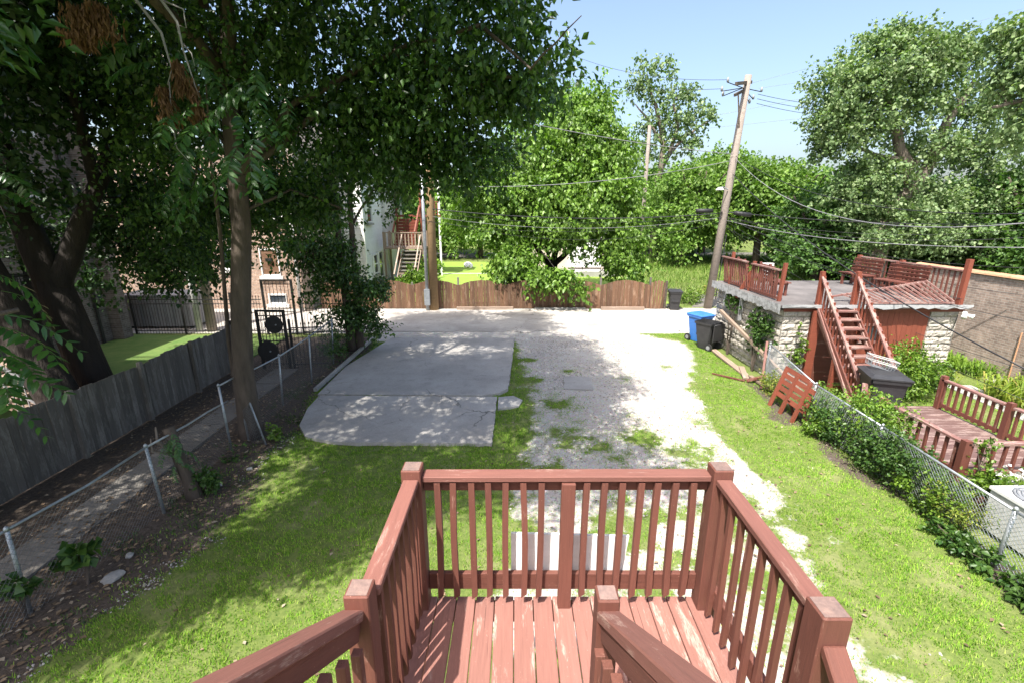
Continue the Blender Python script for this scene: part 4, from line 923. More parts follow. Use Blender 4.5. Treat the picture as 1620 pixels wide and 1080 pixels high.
MB().box((-13.3,9.8,1.24),(-12.25,11.4,1.34)).build('landing', M['bare'], bp)
for x, z in ((-10.75,.15),(-12.1,1.1)): beam('porch_post', (x,9.85,0), (x,9.85,z+1.0), .07, .07, M['grey_metal'], bp, up=(0,1,0))
beam('hand_rail', (-10.75,9.85,1.15), (-12.1,9.85,2.1), .05, .05, M['grey_metal'], bp); beam('hand_rail', (-10.75,9.85,.65), (-12.1,9.85,1.6), .03, .03, M['grey_metal'], bp)
for k in range(1,9): x = -10.75-k*.15; beam('baluster', (x,9.85,.1+k*.106), (x,9.85,1.12+k*.106), .02, .02, M['grey_metal'], bp, up=(0,1,0))
# tan brick building across the alley
tb = thing('tan_brick_building', 'sunlit tan brick building across the alley behind the elm trunk', 'building', (-16,27,0))
MB().box((-26,23.85,0),(-10.5,31,7.6)).build('wall', M['brick_tan'], tb)
win(tb, 23.85, D(413,400,23.85).x, D(438,400,23.85).x, 1.75, 3.05, 'y', 'brown_wood'); win(tb, 23.85, D(352,400,23.85).x, D(367,400,23.85).x, 2.1, 3.05, 'y'); win(tb, 23.85, D(284,400,23.85).x, D(325,400,23.85).x, 1.9, 3.1, 'y')
win(tb, 23.85, D(418,400,23.85).x, D(442,400,23.85).x, .3, .75, 'y'); win(tb, 23.85, -15.2, -14.2, 4.6, 6.0, 'y'); win(tb, 23.85, -12.4, -11.5, 4.6, 6.0, 'y')
MB().box((-26.1,23.78,7.6),(-10.4,31.1,7.85)).build('parapet_cap', M['concrete'], tb)
MB().box((-12.55,23.7,2.45),(-12.25,23.85,2.6)).build('wall_lamp', M['iron'], tb)
# white sided house and its stairs
wh = thing('white_house', 'white clapboard house with red and grey back stairs beyond the brown fence', 'house', (-12,31,0))
hx, hy0, hy1, hh = -9.25, 29.0, 33.6, 8.0
MB().box((-15.5,hy0+.06,0),(hx-.06,hy1,hh)).build('wall', M['white_dirty'], wh)
z = .1
while z < hh-.05:
    mb = MB(); mb.add([(-15.5,hy0+.0,z),(hx,hy0+.0,z),(hx,hy0+.05,z+.175),(-15.5,hy0+.05,z+.175),(-15.5,hy0+.08,z),(hx-.02,hy0+.08,z)], [(0,1,2,3),(0,4,5,1)]); mb.build('siding_board', M['white'], wh)
    mb = MB(); mb.add([(hx+.0,hy0,z),(hx+.0,hy1,z),(hx-.05,hy1,z+.175),(hx-.05,hy0,z+.175),(hx-.08,hy0,z),(hx-.08,hy1,z)], [(0,1,2,3),(0,4,5,1)]); mb.build('siding_board', M['white'], wh)
    z += .18
beam('corner_board', (hx+.02,hy0-.03,0), (hx+.02,hy0-.03,hh), .12, .06, M['white'], wh, up=(0,1,0))
MB().tube([(hx+.12,hy0-.05,0),(hx+.12,hy0-.05,hh)], .05, 8).build('downspout', M['white'], wh)
win(wh, hx+.03, 30.0, 30.9, 4.2, 5.9, 'x'); win(wh, hx+.03, 30.7, 31.5, .9, 2.1, 'x'); win(wh, hx+.03, 31.9, 32.7, .5, 2.2, 'x')
win(wh, hy0-.02, -13.2, -12.2, 1.6, 3.2, 'y')
# stairs: grey lower flight, landing, red upper flight
for x0,x1 in ((-8.95,-6.2),): MB().box((x0,32.3,2.35),(x1,34.0,2.47)).build('landing', M['bare'], wh); ldg = LAST[0]
for x,y in ((-8.9,32.35),(-6.25,32.35),(-8.9,33.95),(-6.25,33.95)): beam('stair_post', (x,y,0), (x,y,3.5), .12, .12, M['bare'], wh, up=(0,1,0))
def picket_rail(p0, p1, h, n, m, par): 
    p0 = Vector(p0); p1 = Vector(p1); r_ = beam('porch_rail', p0+Vector((0,0,h)), p1+Vector((0,0,h)), .09, .06, M[m], par)
    for k in range(n): q = p0.lerp(p1, (k+.5)/n); beam('baluster', q+Vector((0,0,.05)), q+Vector((0,0,h)), .09, .03, M[m], r_, up=(0,1,0))
picket_rail((-8.9,32.33,2.45), (-6.2,32.33,2.45), 1.0, 12, 'bare', wh)
for k in range(10): beam('tread', (-7.6,32.1-k*.27,2.25-k*.23), (-6.45,32.1-k*.27,2.25-k*.23), .3, .05, M['grey_wood'], wh); beam('riser', (-7.6,32.24-k*.27,2.15-k*.23), (-6.45,32.24-k*.27,2.15-k*.23), .03, .2, M['grey_wood'], wh)
for x in (-7.65,-6.4):
    beam('stringer', (x,32.3,2.2), (x,29.5,-.1), .05, .26, M['bare'], wh); beam('hand_rail', (x,32.3,3.3), (x,29.6,1.0), .08, .08, M['bare'], wh)
picket_rail((-7.3,29.4,0), (-6.3,29.4,0), 1.1, 5, 'bare', wh)
for k in range(9): beam('tread', (-8.7,34.2+k*.25,2.55+k*.21), (-7.2,34.2+k*.25,2.55+k*.21), .28, .05, M['red_bright'], wh); beam('riser', (-8.7,34.1+k*.25,2.5+k*.21), (-7.2,34.1+k*.25,2.5+k*.21), .03, .2, M['red_bright'], wh)
for x in (-8.7,-7.15): beam('hand_rail', (x,34.1,3.4), (x,36.3,5.2), .10, .12, M['red_bright'], wh)
MB().box((-9.0,36.3,4.4),(-5.6,38.2,4.55)).build('upper_porch', M['red_bright'], wh)
for x in (-8.9,-7.1,-5.7): beam('stair_post', (x,36.4,0), (x,36.4,7.6), .14, .14, M['red_bright'] if x < -6 else M['white'], wh, up=(0,1,0))
picket_rail((-7.1,36.35,4.5), (-5.7,36.35,4.5), 1.0, 7, 'red_bright', wh)
MB().box((-9.2,36.3,7.4),(-5.5,38.2,7.6)).build('porch_roof', M['red_bright'], wh); MB().box((-15.5,33.6,0),(-9.0,38.6,hh)).build('rear_wing', M['white_dirty'], wh)
MB().add([(-15.8,28.7,hh),(-8.95,28.7,hh),(-8.95,38.8,hh),(-15.8,38.8,hh),(-12.4,28.7,hh+2.4),(-12.4,38.8,hh+2.4)], [(0,1,4),(1,2,5,4),(2,3,5),(3,0,4,5),(3,2,1,0)]).build('roof', M['tar'], wh)
# white garage with roller door far behind
wg = thing('white_garage', 'beige garage with white door behind the mulberry tree', 'garage', (5,40,0))
MB().box((1.6,37.2,0),(8.2,43,2.75)).build('wall', simple('beige_render', (.55,.47,.4), (.45,.38,.32), 2, rough=.9, rand=0), wg)
MB().box((4.15,37.12,.55),(6.75,37.2,2.45)).build('door_panel', M['white'], wg); dp = LAST[0]
for z in (1.0,1.5,2.0): beam('door_rib', (4.15,37.10,z), (6.75,37.10,z), .02, .03, M['white_dirty'], dp)
MB().box((1.5,37.0,2.75),(8.3,43.1,2.9)).build('roof', M['concrete'], wg); MB().box((3.6,35.6,0),(7.6,37.1,.4)).build('ramp', M['concrete'], wg)

# ================================================================== UTILITY POLES
def pole(label, base, topp, r0, r1, m='pole'):
    t = thing('utility_pole', label, 'utility pole', base, 0, 'utility poles along the alley'); MB().tube([Vector(base)+Vector((0,0,-.1)), Vector(base).lerp(Vector(topp), .5), topp], [r0,(r0+r1)/2,r1], 14).build('shaft', M[m], t, True); return t
B1, T1_ = (10.05,24.0,0), (10.72,24.0,10.9)
p1 = pole('tall leaning grey utility pole with crossarm behind the garage', B1, T1_, .21, .15)
ca = MB().bar((9.65,22.7,10.25),(11.15,24.6,10.75),.11,.14).build('crossarm', M['bark'], p1); MB().bar((9.85,23.2,9.9),(10.95,24.4,10.45),.09,.12).build('crossarm', M['bark'], p1)
MB().bar((10.05,23.3,9.95),(10.55,23.9,8.6),.05,.05).build('brace', M['bare'], p1)
ins = []
for p in ((9.35,22.9,10.35),(9.05,22.7,9.95),(9.2,22.9,9.8),(11.6,24.4,10.3),(11.3,24.5,10.0),(11.1,24.4,9.8)):
    MB().tube([p,(p[0],p[1],p[2]+.1),(p[0],p[1],p[2]+.2)], [.05,.06,.03], 8).build('insulator', M['grey_metal'], ca, True)
    MB().tube([p,(10.5,23.9,10.35)], .02, 5).build('strain_wire', M['cable'], ca)
MB().tube([(10.3,23.8,5.9),(9.9,23.5,6.0),(9.8,23.4,5.95)], .03, 6).build('lamp_bracket', M['galv'], p1); MB().tube([(9.75,23.4,5.98),(9.75,23.4,5.86)], [.08,.2], 12).build('lamp_shade', M['white'], p1)
for s in (-1,1): MB().tube([(10.3+s*.5,24-.1*s,4.85-.05*s),(10.3+s*1.3,24-.15*s,4.8-.1*s)], .10, 10).build('splice_case', M['cable'], p1, True)
MB().tube([(10.32,23.78,0.5),(10.5,23.80,3.8)], .025, 6).build('ground_wire', M['cable'], p1)
B2, T2_ = (-4.15,23.55,0), (-4.05,23.55,10.6)
p2 = pole('tan utility pole with galvanised conduit in front of the brown fence', B2, T2_, .235, .17, 'pole_tan')
MB().tube([(-4.45,23.38,0),(-4.40,23.38,7.6)], .085, 10).build('conduit', M['galv'], p2, True); MB().box((-4.58,23.26,.3),(-4.30,23.40,1.1)).build('conduit_guard', M['galv'], p2); MB().bar((-5.2,23.3,9.6),(-2.9,23.3,9.6),.1,.12).build('crossarm', M['bark'], p2)
B3, T3_ = (10.55,40,0), (10.58,40,11.3)
pole('far slim grey utility pole between mulberry and cottonwood', B3, T3_, .17, .13)
p4 = pole('shaded utility pole with pale conduit behind the iron picket fence', (-12.9,19.3,0), (-12.75,19.3,10.8), .2, .15)
MB().tube([(-13.3,19.1,0),(-13.22,19.1,4.5)], .13, 10).build('conduit', M['white_dirty'], p4, True)
p5 = pole('grey utility pole with pale conduit against the tan brick building', (-10.45,23.3,0), (-10.4,23.3,10.4), .2, .15)
MB().tube([(-10.85,23.3,0),(-10.8,23.3,5.0)], .09, 10).build('conduit', M['white_dirty'], p5, True)
# ------------------------------------------------------------------ wires
def wire(label, p0, p1, sag, r=.012, m='cable'):
    r = r*.8
    p0 = Vector(p0); p1 = Vector(p1); n = 16
    pts = [p0.lerp(p1, i/n)-Vector((0,0,sag*4*(i/n)*(1-i/n))) for i in range(n+1)]
    return tag(MB().tube(pts, r, 5).build('overhead_wire', M[m], smooth=True), label, 'wire', 'overhead wires')
Pm = Vector((10.38,23.85,7.6)); Pl = Vector((10.3,23.85,4.85))
wire('pale service cable from the tall pole leftward into the mulberry crown', (10.35,23.85,7.5), D(835,195,21.5), .12, .02, 'cable_grey')
wire('pale service cable dipping from the tall pole past the mulberry', (10.3,23.85,7.2), D(640,292,22.5), .5, .02, 'cable_grey')
wire('thick pale cable sweeping from the tall pole down to the right edge', (10.5,23.8,7.3), D(1640,352,9.5), 1.1, .017, 'cable_grey')
wire('upper dark cable sweeping from the tall pole to the right edge', (10.5,23.8,7.4), D(1640,338,11), .75, .015)
wire('level black telephone cable right of the tall pole', (10.35,23.9,4.85), D(1660,352,26), .3, .03)
wire('level black telephone cable from the tall pole to the tan pole', (10.3,23.9,4.8), (-4.1,23.4,5.0), .35, .03)
wire('pale low cable from the tall pole across the garage to the right', (10.4,23.8,4.45), D(1650,392,13), .35, .018, 'cable_grey')
wire('thin low wire from the tall pole to the tan pole', (10.3,23.9,4.6), (-4.1,23.4,4.65), .55, .012, 'cable_grey')
wire('twisted dark service drop falling steeply over the garage stair', (10.45,23.8,6.6), D(1640,592,9.0), .55, .022)
wire('thin drop wire falling from the tall pole over the roof deck', (10.4,23.8,4.4), D(1640,512,10.5), .5, .009)
wire('second thin drop wire crossing the red garage front', (10.4,23.8,4.3), D(1640,590,10.2), .7, .008)
wire('third thin drop wire crossing the brick wall', (10.4,23.8,4.2), D(1640,640,9.4), .6, .008)
wire('short drop wire from the tall pole to the garage corner', (10.4,23.8,4.1), (12.6,13.0,2.55), .3, .009)
wire('distant high wire left of the crossarm', (9.3,22.9,10.45), D(880,76,32), .5, .012)
wire('second distant wire left of the crossarm', (9.1,22.7,10.05), D(880,122,34), .3, .012)
for k, (a_, b_, lab) in enumerate((((10.3,23.9,4.7),(-4.1,23.4,4.85),'thin black wire just under the telephone cable, left'),((10.3,23.9,4.55),D(640,345,23),'slack thin wire drooping left in front of the mulberry'),((10.3,23.9,4.4),D(700,352,22.6),'lowest slack wire left of the tall pole'))): wire(lab, a_, b_, .45+.2*k, .009)
for u_, v_, Y_, r_, lab in ((1640,362,20,.01,'thin wire under the telephone cable, right'),(1640,375,17,.01,'second thin wire right of the tall pole'),(1640,425,14,.009,'thin wire crossing low before the huge cottonwood'),(1640,470,12,.009,'thin wire reaching the brick coping'),(1540,440,16,.008,'thin wire sagging to the roof corner post')): wire(lab, (10.4,23.85,4.6), D(u_,v_,Y_), .5, r_)
for k, (v, lab) in enumerate(((158,'upper blue black wire right of the crossarm'),(168,'middle blue black wire right of the crossarm'),(178,'lower blue black wire right of the crossarm'))):
    wire(lab, (11.45,24.4,10.2-.2*k), D(1420,v-4,38), .5, .014)
for u0,v0,u1,v1,lab in ((1185,133,1700,-10,'faint rising wire at the top of the sky'),(1200,140,1480,92,'faint rising wire right above the crossarm'),(960,215,1480,112,'long faint wire crossing behind the pole top'),(1100,205,1480,160,'long faint wire crossing behind the pole middle')):
    wire(lab, D(u0,v0,70), D(u1,v1,70), .2, .02, 'cable_grey')
wire('dark wire slanting over the shaded lawn to the left porch', (-12.85,19.2,3.6), (-13.4,10.3,3.4), .35, .012)
wire('dark cable from the left pole to the grey pole at the brick wall', (-12.8,19.3,4.2), (-10.4,23.3,4.3), .25, .02)

# ================================================================== TREES
def unit(v): return v/np.maximum(np.linalg.norm(v, axis=-1, keepdims=True), 1e-9)
def leaves(pos, out, L, Wd, q, droop=.5, flat=.5):
    """one folded rhombus per leaf; pos n x 3, out n x 3 growth direction"""
    n = len(pos); r = unit(q.normal(size=(n,3)))
    ax = unit(out*.6 + r*.8 + np.array([0,0,-droop]))
    nr = unit(q.normal(size=(n,3))*(1-flat) + np.array([0,0,1.0])*flat + out*.25)
    sd_ = unit(np.cross(ax, nr)); nr = np.cross(sd_, ax)
    k_ = q.uniform(.5,1.35,(n,1)); l = L*k_; w_ = Wd*k_*q.uniform(.85,1.15,(n,1)); fold = .16*l
    a = pos; b_ = pos+ax*l*.42+sd_*w_*.5+nr*fold; c = pos+ax*l-nr*fold*.6; d = pos+ax*l*.42-sd_*w_*.5+nr*fold
    v = np.stack([a,b_,c,d],1).reshape(-1,3); i = np.arange(n)*4
    f = np.concatenate([np.stack([i,i+1,i+2],-1), np.stack([i,i+2,i+3],-1)]); return v, f
def gap(p, s, seed):
    x, y, z = p[:,0]/s+seed, p[:,1]/s+seed*.7, p[:,2]/s
    return np.sin(x*2.1+1.3*np.sin(y*1.7))*np.sin(y*2.3+1.1*np.sin(z*1.9))*np.sin(z*2.2+1.2*np.sin(x*1.6))
def crown_points(blobs, q, per=14, gapcut=-.25, gs=.9, shell=2.4):
    P_, O_ = [], []
    for (cx,cy,cz,rx,ry,rz,n) in blobs:
        nc = max(4, int(n/per)); d = unit(q.normal(size=(nc,3))); rad = q.random((nc,1))**(1/shell)
        # lumpy outline
        lump = 1+.22*np.sin(d[:,:1]*7+cx)*np.sin(d[:,1:2]*6+cy)+.14*np.sin(d[:,2:3]*9+d[:,:1]*5+cz)
        c = np.array([cx,cy,cz])+d*rad*lump*np.array([rx,ry,rz]); c = c[gap(c, gs, cx) > gapcut]
        P_.append(c); O_.append(unit((c-np.array([cx,cy,cz]))/np.array([rx,ry,rz])))
    return np.concatenate(P_), np.concatenate(O_)
def tree(name, label, base, trunk, limbs, blobs, leaf, ml, mb_, seed, per=14, sig=.22, droop=.5, flat=.45, gapcut=-.25, gs=.9, twigs=60, cat='tree', group=None, shell=2.4, strands=None, dense=()):
    q = np.random.default_rng(seed); rr = random.Random(seed)
    t = thing(name, label, cat, base, group=group)
    if trunk:
        for tk in trunk: MB().tube([p[:3] for p in tk], [p[3] for p in tk], 12).build('trunk', M[mb_], t, True)
    ends = []
    mbr = MB()
    for lm in limbs:
        pts = [Vector(p[:3]) for p in lm]; fine = []; rad = []
        for a, b_ in zip(lm[:-1], lm[1:]):
            for k in range(4):
                f = k/4; fine.append(Vector(a[:3]).lerp(Vector(b_[:3]), f)+Vector((rr.uniform(-1,1),rr.uniform(-1,1),rr.uniform(-1,1)))*.03*(Vector(b_[:3])-Vector(a[:3])).length*(f > 0)); rad.append(a[3]+(b_[3]-a[3])*f)
        fine.append(pts[-1]); rad.append(lm[-1][3]); mbr.tube(fine, rad, 7); ends += fine[2:]
    C_, O_ = crown_points(blobs, q, per, gapcut, gs, shell)
    if dense:
        C2, O2 = crown_points(dense, q, per, -.42, .6, 1.6); C_ = np.concatenate([C_, C2]); O_ = np.concatenate([O_, O2])
    if twigs and ends:
        sel = q.choice(len(C_), min(twigs, len(C_)), False); E_ = np.array([tuple(e) for e in ends])
        for i in sel:
            p = C_[i]; j = np.argmin(((E_-p)**2).sum(1)+.5*np.abs(E_[:,2]-p[2]+.5)); a = Vector(E_[j]); b_ = Vector(p); Lg = (b_-a).length
            if Lg < .2 or Lg > 2.2: continue
            md = a.lerp(b_, .5)+Vector((rr.uniform(-.1,.1),rr.uniform(-.1,.1),rr.uniform(0,.16)))*Lg; mbr.tube([a,md,b_], [.012+.008*Lg,.008+.004*Lg,.004], 4, False)
    if mbr.v: mbr.build('branches', M[mb_], t, True)
    axs = unit(O_*.7+q.normal(size=C_.shape)*.55+np.array([0,0,-.35*droop])); out = np.repeat(axs, per, 0)      # leaves sit along short sprays
    tt = q.random((len(out),1)); pos = np.repeat(C_, per, 0)+out*(tt-.4)*sig*3.4+q.normal(size=out.shape)*sig*.42-np.array([0,0,1])*tt*tt*sig*.9*droop
    if strands is not None:                                  # hanging leafy strands
        sp, so = [], []
        for (x,y,z,L) in strands:
            n = int(L*46); tt = q.random(n); sp.append(np.stack([x+q.normal(size=n)*.10+.1*tt, y+q.normal(size=n)*.10, z-L*tt], -1)); so.append(unit(q.normal(size=(n,3))))
        pos = np.concatenate([pos]+sp); out = np.concatenate([out]+so)
    v, f = leaves(pos, out, leaf[0], leaf[1], q, droop, flat)
    link_mesh('crown', np_mesh('crown', v-np.array(base), f, 3), M[ml], t, Matrix.Translation(base))
    return t
def copy_tree(t, label, loc, rz, sc, group=None):
    r = t.copy(); C.objects.link(r); r.matrix_basis = Matrix.Translation(loc) @ Matrix.Rotation(rz,4,'Z') @ Matrix.Diagonal((sc[0],sc[0],sc[1],1)); r['label'] = label
    if group: r['group'] = group
    for ch in [o for o in bpy.data.objects if o.parent == t]:
        c = ch.copy(); C.objects.link(c); c.parent = r
    return r
def bl(u, v, Y, rx, ry, rz, n): p = D(u, v, Y); return (p.x, p.y, p.z, rx, ry, rz, n)

# --- the elm on the fence line
et = [(-6.05,9.75,-.1,.29),(-6.05,9.75,.35,.235),(-5.98,9.72,1.6,.21),(-5.82,9.75,3.0,.195),(-5.55,9.75,4.6,.18),(-5.45,9.75,6.2,.165),(-5.4,9.8,7.4,.16)]
def dd(u,v,Y,r): p = D(u,v,Y); return (p.x,p.y,p.z,r)
el = [[(-5.47,9.75,5.6,.09),dd(470,160,9.6,.06),dd(620,85,9,.045),dd(760,40,8,.03)],
      [(-5.5,9.75,5.6,.075),dd(520,165,9.8,.05),dd(660,140,9.4,.035),dd(800,110,8.8,.02)],
      [(-5.42,9.8,7.2,.13),dd(430,20,10,.09),dd(520,-60,10,.05)],[(-5.42,9.8,7.0,.11),dd(340,60,10,.07),dd(260,0,10,.04)],
      [(-5.45,9.75,6.0,.09),dd(330,190,10.4,.06),dd(250,170,10.6,.03)],[(-5.5,9.75,4.9,.04),dd(460,300,10.4,.025),dd(540,330,10.8,.02)],
      [(-5.4,9.8,7.3,.11),(-4.2,8.6,9.6,.08),(-2.4,7.6,11.3,.04)],[(-5.4,9.8,7.3,.11),(-5.9,7.6,9.2,.08),(-5.6,5.2,9.9,.05),(-4.2,4.6,10.0,.03)],[(-5.4,9.8,7.3,.13),(-5.6,10.6,10.4,.1),(-6.4,11.8,12.6,.06),(-7.5,13.5,13.8,.03)],[(-5.5,10.3,9.4,.09),(-3.8,9.6,11.6,.06),(-2.2,9.4,12.6,.03)],[(-5.6,10.6,10.4,.08),(-4.4,13,13,.05),(-3.6,15.2,14.0,.03)],[(-5.4,9.4,8.4,.08),(-4.2,6.6,10.2,.05),(-2.2,5.6,10.6,.03)],[dd(620,85,9,.05),dd(760,130,8.6,.035),dd(850,115,8.2,.015)],[dd(760,40,8,.03),dd(840,110,7.4,.02),dd(920,25,7.1,.006)]]
eb = [bl(300,60,10.5,1.8,1.6,1.5,8450), bl(430,60,10,1.7,1.6,1.5,8450), bl(560,50,9.6,1.7,1.5,1.5,9750), bl(680,40,8.9,1.4,1.3,1.3,8450), bl(770,35,8.2,.8,.9,.9,4680),
      bl(500,180,10.2,1.5,1.2,.9,5850), bl(620,170,9.7,1.4,1.1,.85,6240), bl(720,150,9.2,1.1,1.0,.65,4940), bl(800,135,8.6,.75,.8,.42,3120), bl(860,100,7.9,.45,.5,.36,1560),
      bl(360,190,10.4,1.4,1.2,1.0,5460), bl(260,190,11,1.3,1.2,1.0,5460), bl(640,255,10.4,1.5,1.0,.65,4680), bl(740,250,10,.9,.9,.5,2860), bl(480,290,11,1.1,.9,.7,3120), bl(550,255,11,.9,.9,.5,2210),
      bl(400,300,11.2,1.0,.9,.6,1950),bl(250,280,11.6,1.2,1.1,.9,3380),bl(300,360,12,.9,.9,.6,1950),
      bl(420,330,10.6,.6,.7,.4,900), bl(350,410,12.2,.6,.7,.4,900), bl(240,420,12.6,.8,.8,.5,1400), bl(330,330,11,.9,.9,.7,2340), bl(290,400,12.4,1.0,1.0,.7,2600), bl(270,340,12,1.0,1.0,.8,2600), bl(440,335,11.2,.8,.8,.5,1690), bl(600,230,10.2,1.2,1.0,.6,3120), bl(500,325,11.5,.8,.9,.5,1690),bl(460,390,12.5,.5,.6,.4,650)]
def over(tx, ty, z, r, n): return (tx-.266*z, ty-.488*z, z, r, r, .8, n)          # high crown whose shade falls on tx, ty
q_ = random.Random(5); ed = []
for ty, xs_, z in ((8.3,(-3.4,-1.6,.4,2.0),9.4),(10.6,(-5.2,-3.0,-.8,1.5),10.2),(12.9,(-5.6,-3.4,-1.2,.9,2.4),11.2),(15.2,(-5.4,-3.2,-1.0,.9,2.1),12),(17.6,(-5.6,-3.4,-1.2,.6,1.9),12.8),(20.0,(-5.8,-3.6,-1.4,.8),13.6),(22.0,(-4.6,-2.2,.2),14.2)):
    for tx in xs_: ed.append(over(tx+q_.uniform(-.25,.25), ty+q_.uniform(-.3,.3), z+q_.uniform(-.4,.4), 1.5, 8200 if ty > 9 else 6000))
strs = []
tree('elm_tree', 'leaning grey elm trunk with wide dark crown on the left fence line', (-6.05,9.75,0), [et], el, eb, (.122,.076), 'elm', 'bark', 21, per=15, sig=.2, droop=.6, flat=.4, gapcut=.0, gs=.62, twigs=260, dense=ed)
# the sunlit sprays reaching right against the sky, the same elm's outer shoots
# --- two heavy trunks behind the board fence
bt1 = [(-10.25,10.75,-.1,.55),(-10.25,10.75,.5,.42),(-10.45,10.8,1.6,.38),(-10.75,10.9,2.9,.36),(-10.9,10.95,3.4,.35)]
bl1 = [[(-10.85,10.9,3.1,.32),(-11.3,11.0,5.2,.27),(-11.5,11.2,7.6,.2),(-11.2,11.4,10,.12)],[(-10.8,10.9,3.0,.28),(-10.1,11.3,4.8,.2),(-9.2,11.8,6.6,.14),(-8.4,12.2,8.4,.08)],[(-11.2,11,5.0,.2),(-12.6,10.6,7.2,.13),(-13.4,10.4,9,.07)],[(-9.8,11.5,5.4,.13),(-8.9,10.4,7.4,.09),(-8.0,9.6,8.8,.05)]]
b1b = [bl(120,60,12,1.9,1.7,1.6,5200), bl(40,110,11,1.3,1.4,1.3,3600), bl(200,130,12.5,1.6,1.5,1.3,4200), bl(205,255,12.6,1.0,1.2,.9,2000), bl(0,250,11,.6,.9,.6,900), bl(240,330,13,1.4,1.2,.9,2800), bl(160,360,13,1.0,1.0,.6,1400), bl(300,420,14,1.1,1.0,.6,1700), bl(240,430,14,.8,.9,.5,900),
       bl(260,20,12.5,2.0,1.7,1.6,5000), bl(120,340,13,.8,.9,.6,1300), bl(70,390,12.5,.6,.8,.5,900), bl(165,440,14,.7,.8,.45,900), bl(225,390,14,.9,.9,.6,1400), bl(320,350,14,1.0,.9,.7,1700), bl(15,330,12,.6,.8,.6,900), (-9.0,10.4,9.6,2.6,2.6,1.7,6500),(-11.3,9.4,10.2,2.8,2.8,1.8,7000),(-9.4,7.4,9.6,2.4,2.4,1.5,5600),(-12.5,13,9.5,2.4,2.4,1.7,4000)]
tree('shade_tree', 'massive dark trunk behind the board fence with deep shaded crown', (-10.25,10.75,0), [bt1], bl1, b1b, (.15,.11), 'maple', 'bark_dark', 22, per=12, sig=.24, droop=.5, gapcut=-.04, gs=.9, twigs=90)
bt2 = [(-10.0,9.65,-.1,.5),(-10.05,9.65,.8,.4),(-10.6,9.75,2.2,.37),(-11.2,9.85,3.9,.34),(-11.5,9.9,5.4,.3),(-11.7,9.9,7.5,.22)]
b2l = [[(-11.35,9.9,4.6,.2),(-10.5,9.8,6.6,.14),(-9.9,10.2,8.4,.08)],[(-11.6,9.9,6.5,.2),(-11.9,8.8,8.6,.12),(-12.2,8.4,10,.06)]]
tree('shade_tree', 'leaning dark trunk at the far left behind the board fence', (-10.0,9.65,0), [bt2], b2l, [bl(20,40,9.5,1.2,1.3,1.2,3000), bl(10,180,9.5,.8,1.0,.7,1400), bl(30,300,10,.7,.8,.5,800),(-10.6,7.6,8.8,2.2,2.3,1.6,4800),(-9.2,6.0,8.6,2.0,2.0,1.4,4200),(-10.49,0.00,8.6,1.5,1.5,.9,5200),(-9.59,0.10,8.6,1.2,1.5,.9,5200),(-10.69,2.60,8.6,1.5,1.5,.9,5200),(-8.49,2.40,8.6,1.5,1.5,.9,5200),(-10.49,5.00,8.6,1.5,1.5,.9,5200),(-8.29,4.80,8.6,1.5,1.5,.9,5200),(-10.29,7.30,8.6,1.5,1.5,.9,5200),(-8.49,7.60,8.6,1.5,1.5,.9,5200)], (.15,.11), 'maple', 'bark_dark', 23, per=12, gapcut=-.12, twigs=40)  # high blobs near the camera are unseen crown added to shade the soil strip
# --- twin trunk tree by the slab
tw = [[(-6.05,16.55,-.1,.2),(-6.05,16.55,.6,.15),(-6.1,16.6,2.5,.13),(-6.15,16.6,5,.10),(-6.2,16.6,7.5,.08),(-6.8,15,11,.04)],[(-5.8,16.75,-.1,.2),(-5.78,16.75,.6,.15),(-5.75,16.8,2.5,.12),(-5.7,16.8,5,.09),(-5.5,16.8,7.2,.05)]]
twl = [[(-6.1,16.6,2.4,.05),(-6.9,16.4,2.9,.03),(-7.5,16.3,2.8,.01)],[(-5.75,16.8,2.2,.05),(-5.0,16.5,2.4,.03),(-4.5,16.4,2.0,.01)],[(-6.15,16.6,4.4,.05),(-7,16.8,5.4,.03)],[(-5.7,16.8,4.4,.05),(-4.9,16.8,5.6,.03)]]
tree('elm_sapling', 'slim twin trunk elm with low leafy branches beside the slab', (-5.95,16.6,0), tw, twl,
     [bl(592,455,16.2,.6,.7,.4,1500), bl(545,430,16.3,.6,.7,.6,1700), bl(500,420,16.5,.7,.7,.6,1700), bl(470,390,16.6,.7,.7,.5,1300), bl(535,385,16.5,.55,.7,.4,1000), bl(575,500,16.2,.55,.6,.4,1000), bl(530,500,16.4,.55,.6,.45,1000), bl(520,400,16.5,1.0,.9,.7,1900), bl(560,485,16.3,.75,.7,.5,1200), bl(600,515,16.1,.4,.4,.3,420), bl(500,460,16.5,.6,.6,.5,650), bl(480,350,16.8,1.2,1.0,.8,2100), bl(505,330,16.8,.9,1.0,.8,1500), bl(630,320,16.8,.5,.8,.5,600), bl(620,275,17,1.0,1.0,.8,1700), bl(530,250,17,1.4,1.3,.8,2600), bl(450,290,17,1.2,1.1,1.0,1800), bl(530,555,16.4,.5,.5,.35,500),(-8.6,12.4,11.6,2.0,2,1.2,4200),(-9.6,9.6,12.4,2,2,1,4000),(-11,12.5,12.4,2,2,1,4000)],
     (.12,.078), 'elm', 'bark', 24, per=11, sig=.17, droop=.7, gapcut=-.2, gs=.7, twigs=90)
